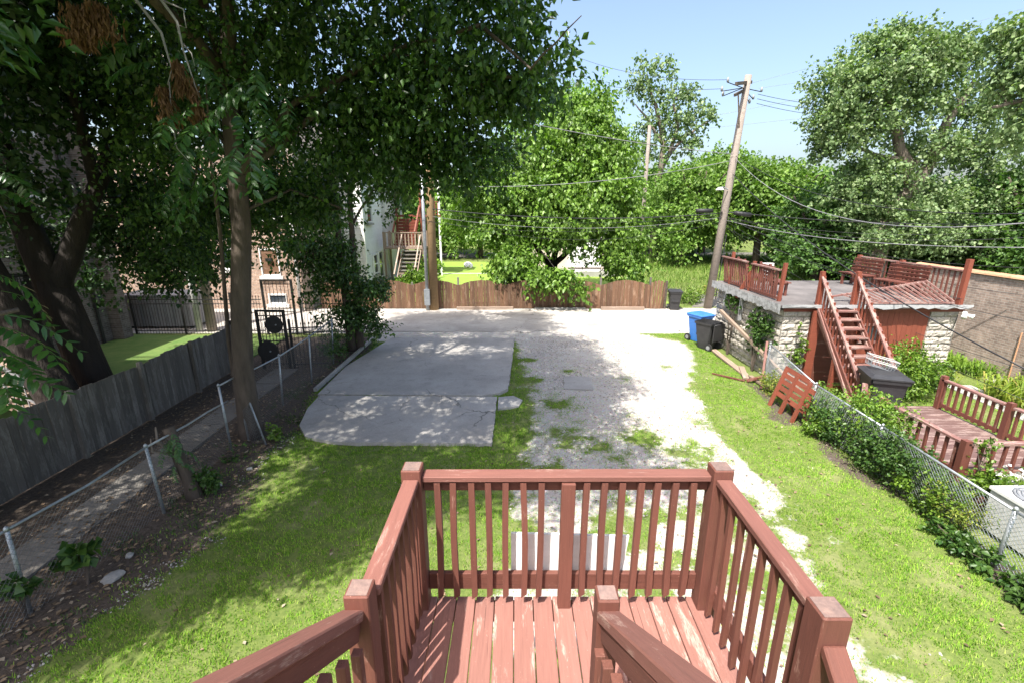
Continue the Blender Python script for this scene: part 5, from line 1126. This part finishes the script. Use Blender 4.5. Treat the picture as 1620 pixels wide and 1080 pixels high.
# --- mulberry beyond the fence
mt = [(2.0,27.6,-.1,.42),(2.0,27.6,.8,.33),(2.2,27.6,1.9,.3)]
mlb = [[(2.15,27.6,1.6,.2),(.8,27.3,3.6,.13),(-.8,27,5.4,.06)],[(2.2,27.6,1.8,.2),(2.6,27.4,4.4,.14),(2.6,27.6,7.5,.07)],[(2.2,27.6,1.8,.18),(4.2,27,3.8,.12),(6,26.6,5,.05)],[(2.2,27.6,1.7,.12),(1.6,26,3.2,.08),(1.2,24.8,3.0,.04),(2.2,23.4,2.0,.015)],[(2.2,27.6,2.0,.15),(3.4,28.4,4.4,.1),(4.4,28.6,6.4,.05)]]
mbb = [bl(900,205,27.5,2.7,2.3,1.9,7800), bl(830,250,27,2.3,2.2,1.7,6600), bl(945,260,27.2,2.2,2.2,1.9,6900), bl(770,300,26.5,2.0,2.0,1.5,5400), bl(870,330,26,2.5,2.0,1.5,6900), bl(960,335,26.3,2.0,2.0,1.5,5850), bl(790,365,26,1.6,1.6,.9,3450), bl(900,362,25.5,1.8,1.6,.7,3600), bl(985,390,25.7,1.4,1.4,1.1,3600), bl(990,420,25.3,.8,.8,.7,1500), bl(815,410,24.6,1.2,.9,.55,2250), bl(885,438,23.35,.55,.35,.35,800), bl(918,452,23.3,.3,.25,.4,420), bl(850,440,23.4,.5,.3,.3,600), bl(832,430,24.3,.8,.7,.4,1350), bl(790,425,24.8,.7,.7,.45,1050), bl(930,170,28,1.6,1.6,1.3,3300), bl(890,155,28.5,1.0,1.0,.8,1500), bl(740,330,28,1.5,1.5,1.4,2550), bl(985,300,27,1.0,1.0,1.2,1800), bl(990,365,26.5,.8,.9,1.2,1500), bl(930,300,26,2.0,1.6,1.5,4500), bl(840,300,25.8,1.6,1.4,1.2,3600),bl(970,225,27.5,1.1,1.1,1.1,1500)]
sts = [(x,y,z,L) for x,y,z,L in ((1.0,24.2,2.4,1.3),(1.5,24.0,2.2,1.5),(2.2,23.9,2.0,1.0),(.2,24.3,2.3,.9),(3.0,24.8,3.0,.7),(3.6,25,3.0,.9),(4.2,25,3.0,.6),(4.9,25,3.0,1.2),(5.6,25,3.0,1.8),(6.2,25,2.9,1.9),(6.7,25,2.7,1.6),(5.2,24.6,2.7,.7),(1.85,23.75,1.7,.8),(.7,24.1,1.9,.7),(-.4,24.4,2.5,.8))]
tree('mulberry_tree', 'bright green mulberry with hanging branches over the brown fence', (2.0,27.6,0), [mt], mlb, mbb, (.215,.155), 'mulberry', 'bark_dark', 25, per=20, sig=.3, droop=.9, flat=.55, gapcut=-.24, gs=.95, twigs=60, strands=sts)
# --- tall thin cottonwood
ct = [(14.6,50,-.1,.5),(14.6,50,4,.42),(14.5,50,8,.34)]
ctl = [[(14.5,50,7.5,.3),dd(1050,230,50,.26),dd(1040,180,50,.2),dd(1025,130,50,.1)],[(14.5,50,7.8,.28),dd(1072,200,50,.18),dd(1065,160,50,.08)],[dd(1055,250,50,.2),dd(1085,215,50,.14),dd(1125,190,50,.06)],[dd(1050,230,50,.2),dd(1025,190,50,.12),dd(1005,165,50,.05)]]
tree('cottonwood_tree', 'tall thin cottonwood with open crown rising behind the far slim pole', (14.6,50,0), [ct], ctl,
     [bl(1022,108,50,1.3,1.3,1.3,558), bl(1010,140,50,1.4,1.3,1.3,558), bl(1050,150,50,1.9,1.8,1.5,930), bl(1085,150,50,1.6,1.6,1.2,682), bl(1058,110,50,.7,.7,1.0,260), bl(1065,195,50,2.0,1.8,1.5,868), bl(1100,180,50,1.6,1.5,1.1,558), bl(1025,195,50,1.5,1.4,1.3,558), bl(1128,180,50,1.0,1.0,.7,260), bl(1045,235,50,1.8,1.6,1.3,682), bl(1090,225,50,1.8,1.6,1.2,620), bl(1018,235,50,1.1,1.1,1.2,372)],
     (.34,.26), 'cotton', 'bark_pale', 26, per=9, sig=.32, droop=.5, flat=.35, gapcut=-.06, gs=1.0, twigs=40)
# --- big cottonwood at right
gt = [(23.5,31,-.1,.8),(23.6,31,2,.62),(23.8,31,4.2,.55)]
gtl = [[(23.7,31,3.8,.45),dd(1445,300,31,.4),dd(1420,215,31,.3),dd(1405,165,31,.18),dd(1400,110,31,.08)],[(23.8,31,4.0,.42),dd(1470,260,31,.34),dd(1500,190,31,.24),dd(1540,130,31,.12)],[dd(1450,260,31,.25),dd(1400,250,31,.16),dd(1340,225,31,.07)],[dd(1480,240,31,.2),dd(1560,230,31,.14),dd(1610,220,31,.08)],[dd(1425,210,31,.15),dd(1370,165,31,.09),dd(1320,130,31,.05)]]
gbb = [bl(1390,110,31,2.4,2.3,2.0,6300), bl(1330,140,31,1.9,1.9,1.8,4900), bl(1450,95,31,2.0,2.0,1.6,4900), bl(1340,205,31,2.0,1.9,1.5,4550), bl(1410,180,31,2.2,2.0,1.5,4550), bl(1500,70,31,1.3,1.3,1.0,2275), bl(1530,90,31.5,1.4,1.4,1.1,2450), bl(1485,150,31,1.7,1.6,1.2,2975), bl(1560,160,31,1.8,1.7,1.4,3500), bl(1400,60,31,1.0,1.0,.8,1575), bl(1430,50,31,.7,.7,.6,875),
       bl(1480,235,31,1.9,1.8,1.2,3325), bl(1560,240,31,2.0,1.9,1.5,4025), bl(1380,275,31,2.2,2.0,1.3,4375), bl(1470,320,31,2.4,2.2,1.4,4900), bl(1560,330,31,2.4,2.2,1.5,4900), bl(1310,190,31,1.0,1.0,1.0,1575), bl(1400,335,31,2.0,1.8,1.2,3500), bl(1340,315,31,1.6,1.5,1.1,2450), bl(1300,230,32,.9,.9,.9,1050), bl(1630,300,31,2.2,2,2,4200), bl(1640,180,31,1.6,1.6,1.8,2800), bl(1445,365,30.5,2.2,1.8,1.2,4550), bl(1500,375,30.5,2.2,1.8,1.1,3850), bl(1590,385,30,2.2,1.8,1.1,3850), bl(1380,375,30.5,1.6,1.5,1.0,2625)]
big = tree('cottonwood_tree', 'huge spreading silvery cottonwood behind the garage roof', (23.5,31,0), [gt], gtl, gbb, (.2,.165), 'cotton', 'bark_pale', 27, per=20, sig=.3, droop=.4, flat=.35, gapcut=-.16, gs=.9, twigs=120)
tree('cottonwood_tree', 'dark leafy cottonwood cut off by the upper right corner', (27.5,22,0), [[(27.5,22,-.1,.5),(27.3,22,5,.4),(27,22,9,.25)]], [[(27.2,22,7,.2),dd(1620,160,22,.12),dd(1570,170,22,.05)],[(27,22,8.5,.2),dd(1630,80,22,.1)]],
     [bl(1618,60,22,.9,1.0,.8,1500), bl(1600,120,22,.9,1.0,.7,1400), bl(1640,90,22,1.6,1.5,1.6,3000), bl(1630,190,22,1.3,1.2,1.1,2000), bl(1585,45,22,.4,.5,.3,300)], (.2,.15), 'cotton', 'bark_pale', 28, per=10, sig=.24, gapcut=-.2, gs=.9, twigs=40)
# --- the bank of trees beyond the vacant lot and around
def round_tree(name, label, seed, ml, n=21000, leaf=(.23,.17)):
    q = random.Random(seed); bs = [(0,0,4.6,2.6,2.6,2.4,n*.3)]
    for k in range(9):
        a = k*2.4; r_ = q.uniform(1.2,2.4); z = q.uniform(1.6,7.0); s = q.uniform(1.1,1.7)*(1-.06*z); bs.append((r_*math.cos(a)*(1.1-.08*z), r_*math.sin(a)*(1.1-.08*z), z, s, s, s*.85, n*.078))
    lm = [[(0,0,2,.16),(q.uniform(-1,1),q.uniform(-1,1),4.2,.1),(q.uniform(-2,2),q.uniform(-2,2),6.2,.04)] for k in range(5)]
    return tree(name, label, (0,0,0), [[(0,0,-.1,.3),(0,0,.8,.22),(.05,0,2.4,.18),(.1,0,4.5,.12)]], lm, bs, leaf, ml, 'bark', seed, per=16, sig=.38, gapcut=-.2, gs=1.0, twigs=36)
ra = round_tree('broadleaf_tree', 'x', 41, 'bank'); rb = round_tree('broadleaf_tree', 'x', 42, 'bank_dark'); rc = round_tree('broadleaf_tree', 'x', 43, 'bank')
spots = [ # u, base Y, x offset by u ; scale xy, z
 (1075,44,'bank tree standing behind the tall pole base, left of it',1.35,1.3,ra),(1135,47,'bank tree directly behind the tall leaning pole',1.4,1.45,rc),(1195,42,'yellow green bank tree right of the tall pole',1.4,1.3,ra),(1250,45,'bank tree in the sky notch left of the huge cottonwood',1.4,1.25,rc),
 (1290,34,'dark bank tree behind the roof deck left railing',1.2,.95,rb),(1345,36,'dark bank tree under the huge cottonwood, left',1.35,1.05,rb),(1410,35,'dark bank tree behind the far roof bench',1.35,1.05,rb),(1480,36,'dark bank tree behind the near roof bench',1.35,1.05,rb),(1550,33,'dark bank tree behind the coping of the brick building',1.35,1.05,rb),(1610,30,'dark bank tree at the right edge over the brick building',1.4,1.1,rb),
 (1040,52,'pale bank tree under the tall thin cottonwood',1.5,1.3,ra),(1110,56,'far bank tree between the two cottonwoods',1.6,1.5,rc),
 (640,48,'leafy tree right of the red back stairs',1.3,1.15,ra),(700,55,'leafy tree behind the tan utility pole',1.4,1.2,rc),(760,50,'leafy tree left of the mulberry far beyond the lawn',1.3,1.1,ra),(570,52,'leafy tree rising behind the white house',1.5,1.5,rb),(500,48,'leafy tree behind the tan brick building, right',1.5,1.5,rb),(400,46,'leafy tree behind the tan brick building, left',1.5,1.5,rb),
 (840,60,'distant leafy tree behind the mulberry, left side',1.4,1.1,rb),(930,58,'distant leafy tree behind the mulberry, right side',1.4,1.1,rb),(1000,60,'distant leafy tree seen at the mulberry edge',1.3,1.1,rb)]
first = set()
for i, (u, Yb, lab, s1, s2, proto) in enumerate(spots):
    x = (u-CX)/FPX*(Yb*math.cos(PITCH)+1.2); loc = (x, Yb, 0); gp = 'trees beyond the alley'
    if proto not in first:
        first.add(proto); proto.matrix_basis = Matrix.Translation(loc) @ Matrix.Rotation(i*1.3,4,'Z') @ Matrix.Diagonal((s1,s1,s2,1)); proto['label'] = lab; proto['group'] = gp
    else: copy_tree(proto, lab, loc, i*1.3, (s1,s2), gp)
# far wood closing the horizon
q = np.random.default_rng(99); n = 26000
a_ = q.uniform(-1.1,1.1,n); rr_ = q.uniform(78,105,n); xx = np.tan(a_)*rr_; zz = q.random(n)**.8*(4+6*vnoise(xx,rr_*0,9,61)+4*vnoise(xx,rr_*0,3,62))
v, f = leaves(np.stack([xx,rr_,zz],-1), np.tile(np.array([[0,-1.0,.3]]),(n,1)), 1.5, 1.1, q, .2, .4)
tag(link_mesh('far_wood', np_mesh('far_wood', v, f, 3), M['bank_dark']), 'distant wood closing the horizon', 'wood', kind='stuff')

# ================================================================== AILANTHUS at left, with fronds
def frond_mesh(seed, n=9, L=.62):
    q = random.Random(seed); mb = MB(); pts = []
    for i in range(8):
        s = i/7; pts.append(Vector((L*s*(1-.12*s), (.06*math.sin(seed*2.1))*s*s+.03*math.sin(s*2+seed), .14*s-(.34+.12*math.sin(seed*1.7))*L*s*s*1.5)))
    mb.tube(pts, [.004*(1-.6*i/7) for i in range(8)], 4, False)
    def at(s):
        f = s*7; i = min(6, int(f)); return pts[i].lerp(pts[i+1], f-i)
    for k in range(n):
        s = .16+.80*k/(n-1); b_ = at(s); l = (.15-.05*abs(s-.45))*q.uniform(.85,1.1)
        for sg in (-1,1):
            ax = Vector((.55+q.uniform(-.25,.25),sg*.9,-.40+q.uniform(-.35,.3))).normalized(); up = Vector((-.1+q.uniform(-.3,.3),-sg*.25+q.uniform(-.2,.2),1)).normalized(); sd2 = ax.cross(up).normalized(); w_ = .026*q.uniform(.8,1.15)
            vs = [b_, b_+ax*l*.3+sd2*w_, b_+ax*l*.7+sd2*w_*.8-up*.01, b_+ax*l-up*.025, b_+ax*l*.7-sd2*w_*.8-up*.01, b_+ax*l*.3-sd2*w_, b_+ax*l*.5-up*.008]
            mb.add(vs, [(0,1,6),(1,2,6),(2,3,6),(3,4,6),(4,5,6),(5,0,6)])
    me = bpy.data.meshes.new('frond'); me.from_pydata(mb.v, [], mb.f); me.materials.append(M['frond']); return me
FR = [frond_mesh(s, 7+s % 4, .5+.035*s) for s in range(9)]
def put_frond(parent, p, yaw, pitch, sc=1.0): 
    return link_mesh('frond', FR[rnd.randrange(9)], None, parent, Matrix.Translation(p) @ Matrix.Rotation(yaw,4,'Z') @ Matrix.Rotation(pitch,4,'Y') @ Matrix.Rotation(rnd.uniform(-.4,.4),4,'X') @ Matrix.Scale(sc,4))
ai = tree('ailanthus_tree', 'tree of heaven with feathery fronds reaching in from the left edge', (-6.9,2.0,0), [[(-6.9,2.0,-.1,.2),(-6.8,2.05,2.5,.16),(-6.6,2.3,5,.12),(-6.3,2.7,7.0,.07)]],
     [[(-6.65,2.2,4.2,.07),(-5.9,3.4,5.0,.05),(-4.9,4.6,5.4,.02)],[(-6.7,2.1,3.4,.06),(-5.6,3.5,3.9,.04),(-4.6,4.25,4.1,.02)],[(-6.5,2.4,5.8,.06),(-5.6,3.0,7.2,.04),(-4.6,4.0,8.2,.02)],[(-6.6,2.3,5,.07),(-7.2,4.4,6.8,.04)]],
     [(-7.6,3.0,7.0,1.2,1.2,.9,2400),(-7.6,3.6,6.6,1.2,1.2,.9,2000),(-8.6,1.3,7.4,1.3,1.3,1.0,3000),(-9.6,-.6,7.6,1.8,1.8,1.2,3600)], (.15,.055), 'frond', 'bark', 31, per=12, sig=.25, droop=.6, gapcut=-.3, twigs=30, dense=[(-5.1,3.15,6.5,1.1,.7,.7,9000),(-6.3,2.2,6.5,.9,.6,.7,6500),(-7.3,1.45,6.6,1.0,.6,.7,6000),(-5.0,4.0,6.6,.8,.7,.5,3600),(-4.5,3.0,9.0,1.0,.8,.6,5000)])
for (u,v,Y,yaw,sc) in ((-15,515,4.3,-.1,1.15),(-20,540,4.2,-.5,1.0),(-25,585,4.3,.1,1.0),(0,595,4.4,-.6,1.05),(10,560,4.5,-.3,.9),(-20,500,4.5,.35,1.0),(-30,640,4.2,.2,.8),(0,460,4.7,.3,.8),(-25,430,4.6,.5,.9),(-20,300,5,.2,.9),(0,270,5.2,-.4,.8)):
    put_frond(ai, D(u,v,Y), yaw, .25+rnd.uniform(-.1,.25), sc)
# sprout of fronds in front of the elm trunk
sp = thing('ailanthus_sapling', 'tree of heaven shoots with feathery fronds in front of the elm crown', 'tree', (-6.35,9.9,0))
MB().tube([(-6.35,9.9,0),(-6.3,9.9,2.2),(-5.9,9.6,4.6),(-5.0,8.2,5.8),(-4.1,6.9,6.6)], [.05,.045,.035,.02,.008], 7).build('trunk', M['bark'], sp, True)
for (u,v) in ((300,140),(285,180),(330,170),(360,130),(390,140),(410,120),(430,140),(370,190),(400,200),(420,190),(300,240),(320,250),(340,200),(380,240),(400,255),(310,280),(340,270),(355,290),(300,265),(330,300),(270,90),(250,75),(300,100),(440,160),(225,80),(420,260),(310,200),(345,225),(365,260),(290,300),(320,310),(400,160),(250,110),(380,165),(350,150),(410,225)):
    put_frond(sp, D(u,v-12,6.9+rnd.uniform(-.4,.4)), rnd.uniform(-2.8,.2), rnd.uniform(.3,.8), rnd.uniform(.9,1.2))
dbr = thing('dead_branch', 'bare grey dead branch with brown withered leaf clusters hanging at top left', 'branch', D(215,-60,6.5))
def dp(u,v,Y=6.5): return D(u,v,Y)
MB().tube([(-5.3,4.6,9.6),dp(200,-90),dp(215,0),dp(255,52),dp(272,110),dp(265,135)], [.04,.035,.022,.017,.010,.006], 6).build('branch', M['twig'], dbr, True)
MB().tube([dp(245,-60),dp(255,0),dp(280,35),dp(290,80),dp(310,140),dp(315,155)], [.024,.02,.017,.012,.008,.004], 6).build('branch', M['twig'], dbr, True)
MB().tube([dp(255,0),dp(290,15),dp(295,45),dp(282,40)], [.012,.009,.006,.003], 5).build('twig', M['twig'], dbr, True); MB().tube([dp(290,70),dp(303,85),dp(308,105)], [.008,.006,.003], 5).build('twig', M['twig'], dbr, True)
MB().tube([dp(275,205),dp(280,235),dp(298,255)], [.01,.007,.004], 5).build('twig', M['twig'], dbr, True); MB().tube([dp(268,130),dp(270,160),dp(275,205)], [.008,.008,.01], 5).build('twig', M['twig'], dbr, True)
def tassel(u,v,Y,n,w_,h_,seed):
    q = np.random.default_rng(seed); p = D(u,v,Y); tt = q.random(n); pos = np.stack([p.x+q.normal(size=n)*w_*(.35+.65*tt), p.y+q.normal(size=n)*w_*.6, p.z-h_*tt],-1)
    v_, f_ = leaves(pos, np.tile(np.array([[0,0,-1.0]]),(n,1)), .12, .014, q, 1.6, .1); tag(link_mesh('withered_cluster', np_mesh('withered_cluster', v_, f_, 3), M['brown_leaf'], dbr), kind='stuff')
tassel(120,5,6.5,420,.12,.42,1); tassel(150,0,6.5,300,.12,.35,2); tassel(278,92,6.5,220,.05,.36,3); tassel(302,118,6.5,240,.05,.52,4); tassel(258,135,6.5,260,.07,.4,5)
MB().tube([(-5.3,4.6,9.6),dp(170,-80),dp(135,0)], [.03,.025,.01], 6).build('branch', M['twig'], dbr, True)

# ================================================================== SHRUBS AND CREEPERS
def shrub(name, label, c, r, n, leaf, m, seed, stems=7, cat='shrub', gapcut=-.3, group=None, flat=.5, droop=.3):
    q = np.random.default_rng(seed); rr = random.Random(seed); t = thing(name, label, cat, (c[0],c[1],0), group=group)
    mb = MB()
    for k in range(stems): mb.tube([(c[0]+rr.uniform(-.15,.15)*r[0],c[1]+rr.uniform(-.15,.15)*r[1],0),(c[0]+rr.uniform(-.4,.4)*r[0],c[1]+rr.uniform(-.4,.4)*r[1],c[2]*.7),(c[0]+rr.uniform(-.8,.8)*r[0],c[1]+rr.uniform(-.8,.8)*r[1],c[2]+rr.uniform(-.2,.6)*r[2])], [.014,.01,.004], 5)
    mb.build('stems', M['bark'], t)
    P_, O_ = crown_points([(c[0],c[1],c[2],r[0],r[1],r[2],n)], q, 8, gapcut, .35, 2.0); pos = np.repeat(P_,8,0)+q.normal(size=(len(P_)*8,3))*min(r)*.16; pos[:,2] = np.maximum(pos[:,2], .03)
    v, f = leaves(pos, np.repeat(O_,8,0), leaf[0], leaf[1], q, droop, flat); link_mesh('foliage', np_mesh('foliage', v, f, 3), M[m], t); return t
shrub('creeper', 'leafy creeper swallowing the fence just right of the red bench panel', (7.1,9.55,.45), (.35,.8,.5), 3600, (.06,.048), 'shrub_dark', 1)
shrub('creeper', 'bright leafy bush spilling over the fence beside the small deck', (7.45,8.95,.75), (.5,.75,.62), 5600, (.068,.05), 'shrub', 2)
shrub('creeper', 'dense creeper on the middle stretch of the right fence', (7.1,8.1,.5), (.36,.75,.5), 4600, (.06,.048), 'shrub_dark', 3)
shrub('creeper', 'low creeper under the fence rail below the planter', (7.05,7.0,.38), (.32,.7,.36), 2000, (.07,.055), 'shrub', 4)
shrub('creeper', 'dark ivy at the foot of the nearest right fence post', (6.72,5.95,.16), (.2,.55,.18), 1100, (.09,.065), 'shrub_dark', 5)
shrub('creeper', 'dark ivy at the lower right corner fence foot', (6.72,4.9,.15), (.22,.6,.18), 1200, (.09,.065), 'shrub_dark', 6)
shrub('creeper', 'yellow green weeds against the first fence panel by the garage', (7.2,12.2,.35), (.2,.6,.4), 1300, (.06,.03), 'lily', 7)
shrub('creeper', 'vine mass on the fence rail just left of the planter', (7.08,7.55,.62), (.3,.55,.45), 2600, (.06,.045), 'shrub_dark', 51)
shrub('creeper', 'loose vine over the fence above the air conditioner', (7.0,6.6,.5), (.2,.4,.35), 900, (.055,.04), 'shrub', 52)
shrub('creeper', 'leafy growth filling the fence right behind the red bench panel', (7.2,10.15,.5), (.3,.5,.5), 2200, (.06,.045), 'shrub', 53)
shrub('creeper', 'undergrowth below the corner of the small deck', (7.6,7.65,.3), (.35,.5,.3), 1700, (.06,.045), 'shrub_dark', 54)
shrub('weed_clump', 'weed clump between the red bench panel and the large cart', (7.75,10.7,.4), (.4,.55,.42), 1800, (.05,.035), 'shrub', 8)
shrub('weed_clump', 'small bright weed at the left end of the right fence creeper', (6.85,9.75,.2), (.25,.35,.25), 700, (.07,.05), 'shrub', 9)
shrub('shrub', 'bright green bush at the right foot of the garage stair', (10.7,12.0,.75), (.75,.6,.75), 5200, (.10,.05), 'shrub', 10)
shrub('shrub', 'small bush behind the garage stair bush by the stone pier', (11.9,12.5,.35), (.4,.3,.4), 1100, (.08,.05), 'shrub_dark', 11)
shrub('vine', 'thin vine climbing the front stone pier of the garage', (8.15,12.95,.9), (.3,.10,.85), 1100, (.07,.055), 'shrub', 12, cat='vine', gapcut=-.1)
shrub('vine', 'dark ivy sheet hanging on the garage side wall', (7.58,14.1,1.35), (.10,.85,.75), 2400, (.08,.07), 'shrub_dark', 13, cat='vine', gapcut=-.12)
shrub('vine', 'small ivy patch higher along the garage side wall', (7.58,16.0,1.85), (.08,.6,.35), 700, (.08,.07), 'shrub_dark', 14, cat='vine')
shrub('vine', 'vine sprig on the brick building wall at right', (14.75,12.6,.9), (.12,.25,.8), 700, (.08,.06), 'shrub', 15, cat='vine', gapcut=-.1)
shrub('flower_plant', 'leafy plants filling the right of the planter box', (9.1,6.85,.62), (.5,.3,.25), 1500, (.08,.05), 'shrub_dark', 16)
shrub('flower_plant', 'fresh leaves at the left of the planter box', (7.95,6.8,.62), (.4,.3,.25), 1300, (.08,.05), 'shrub', 17)
shrub('white_flowers', 'mass of white flowers in the planter box', (8.2,6.78,.74), (.26,.2,.15), 420, (.06,.055), 'petal', 18, cat='flowers', stems=4)
shrub('rose_sprig', 'thin rose sprig standing at the deck railing corner', (8.05,7.2,1.0), (.25,.12,.3), 260, (.055,.045), 'shrub', 19, stems=4, gapcut=-.05)
shrub('weed_clump', 'tangled dry weeds on the fence below the planter', (7.0,6.35,.45), (.2,.55,.4), 1700, (.05,.02), 'lily', 20)
def blades(name, label, c, r, n, L, m, seed):
    q = np.random.default_rng(seed); t = thing(name, label, 'plant', (c[0],c[1],0)); x = c[0]+q.uniform(-1,1,n)*r[0]; y = c[1]+q.uniform(-1,1,n)*r[1]; a = q.uniform(0,6.28,n); l = L*q.uniform(.6,1.2,n); w_ = .018
    dx, dy = np.cos(a), np.sin(a)
    def P(s, z, w__): return np.stack([x+dx*l*s-dy*w__, y+dy*l*s+dx*w__, l*z],-1)
    v = np.stack([P(0,0,w_),P(0,0,-w_),P(.28,.68,w_*1.1),P(.28,.68,-w_*1.1),P(.8,.5,0)],1).reshape(-1,3); i = np.arange(n)*5
    f = np.concatenate([np.stack([i,i+1,i+3],-1),np.stack([i,i+3,i+2],-1),np.stack([i+2,i+3,i+4],-1)]); link_mesh('leaf_blades', np_mesh('leaf_blades', v, f, 3), M[m], t)
blades('daylily_clump', 'row of daylilies at the far foot of the brick wall', (14.4,14.7), (.35,1.3), 520, .55, 'shrub', 1)
blades('ornamental_grass', 'yellow green arching grass clump at the right edge', (13.7,11.0), (.8,1.1), 900, .85, 'lily', 2)
blades('ornamental_grass', 'small daylily tuft beside the garage corner', (12.9,13.4), (.25,.4), 120, .5, 'lily', 3)
# left strip plants
stp = thing('tree_stump', 'cut slanting tree stump with sprouts beside the left fence', 'stump', (-5.82,7.4,0))
MB().tube([(-5.8,7.4,-.05),(-5.83,7.4,.25),(-5.98,7.45,.75),(-6.1,7.5,1.3)], [.16,.115,.10,.095], 10).build('trunk', M['bark'], stp, True)
for p in ((-6.2,7.35,1.35),(-6.28,7.3,1.2),(-6.15,7.3,1.42)): MB().tube([(-6.02,7.42,.85),Vector(p)-Vector((.02,0,.25)),p], [.03,.025,.012], 6).build('stub', M['bark_pale'], stp, True)
for k in range(10): put_frond(stp, Vector((-5.98+rnd.uniform(-.1,.15),7.35,.75+rnd.uniform(-.15,.55))), rnd.uniform(-3,.3), rnd.uniform(.2,.9), rnd.uniform(.4,.6))
shrub('weed_clump', 'leafy sucker at the foot of the cut stump', (-5.6,7.5,.28), (.22,.2,.25), 520, (.07,.045), 'shrub_dark', 21)
shrub('weed_clump', 'bright weed beside the broken gate leaf', (-5.4,9.55,.2), (.2,.2,.18), 360, (.08,.06), 'shrub', 22)
shrub('weed_clump', 'small weed at the foot of the fence corner post', (-5.85,8.7,.15), (.22,.2,.15), 260, (.06,.045), 'shrub_dark', 23)
shrub('grape_sprig', 'broad leaved sprig nearest on the left soil strip', (-5.95,5.35,.5), (.22,.2,.15), 110, (.13,.12), 'shrub_dark', 24, stems=5, gapcut=-.6)
shrub('grape_sprig', 'broad leaved sprig left of the nearest fence post', (-6.2,4.75,.5), (.16,.15,.15), 60, (.12,.11), 'shrub_dark', 25, stems=4, gapcut=-.6)
shrub('shrub', 'dry scrub tangled in the chain link by the twin trunks', (-6.1,15.2,.6), (.35,.9,.6), 1500, (.07,.05), 'elm', 26, gapcut=-.12)
shrub('shrub', 'small leafy bush at the foot of the white house stairs', (-6.3,29.0,.7), (.9,.6,.75), 1300, (.2,.15), 'shrub', 27)
shrub('shrub', 'green bush beside the grey stair post', (-5.6,31.5,1.2), (.7,.7,.8), 1200, (.2,.15), 'shrub', 28)
for k,(x,y,lab) in enumerate(((9.6,25.2,'rough bush beside the dark cart across the alley'),(11.6,27.5,'grey green weeds on the vacant lot by the lane'))): shrub('shrub', lab, (x,y,.35), (.7,.6,.4), 900, (.12,.06), 'lily' if k else 'shrub', 30+k)
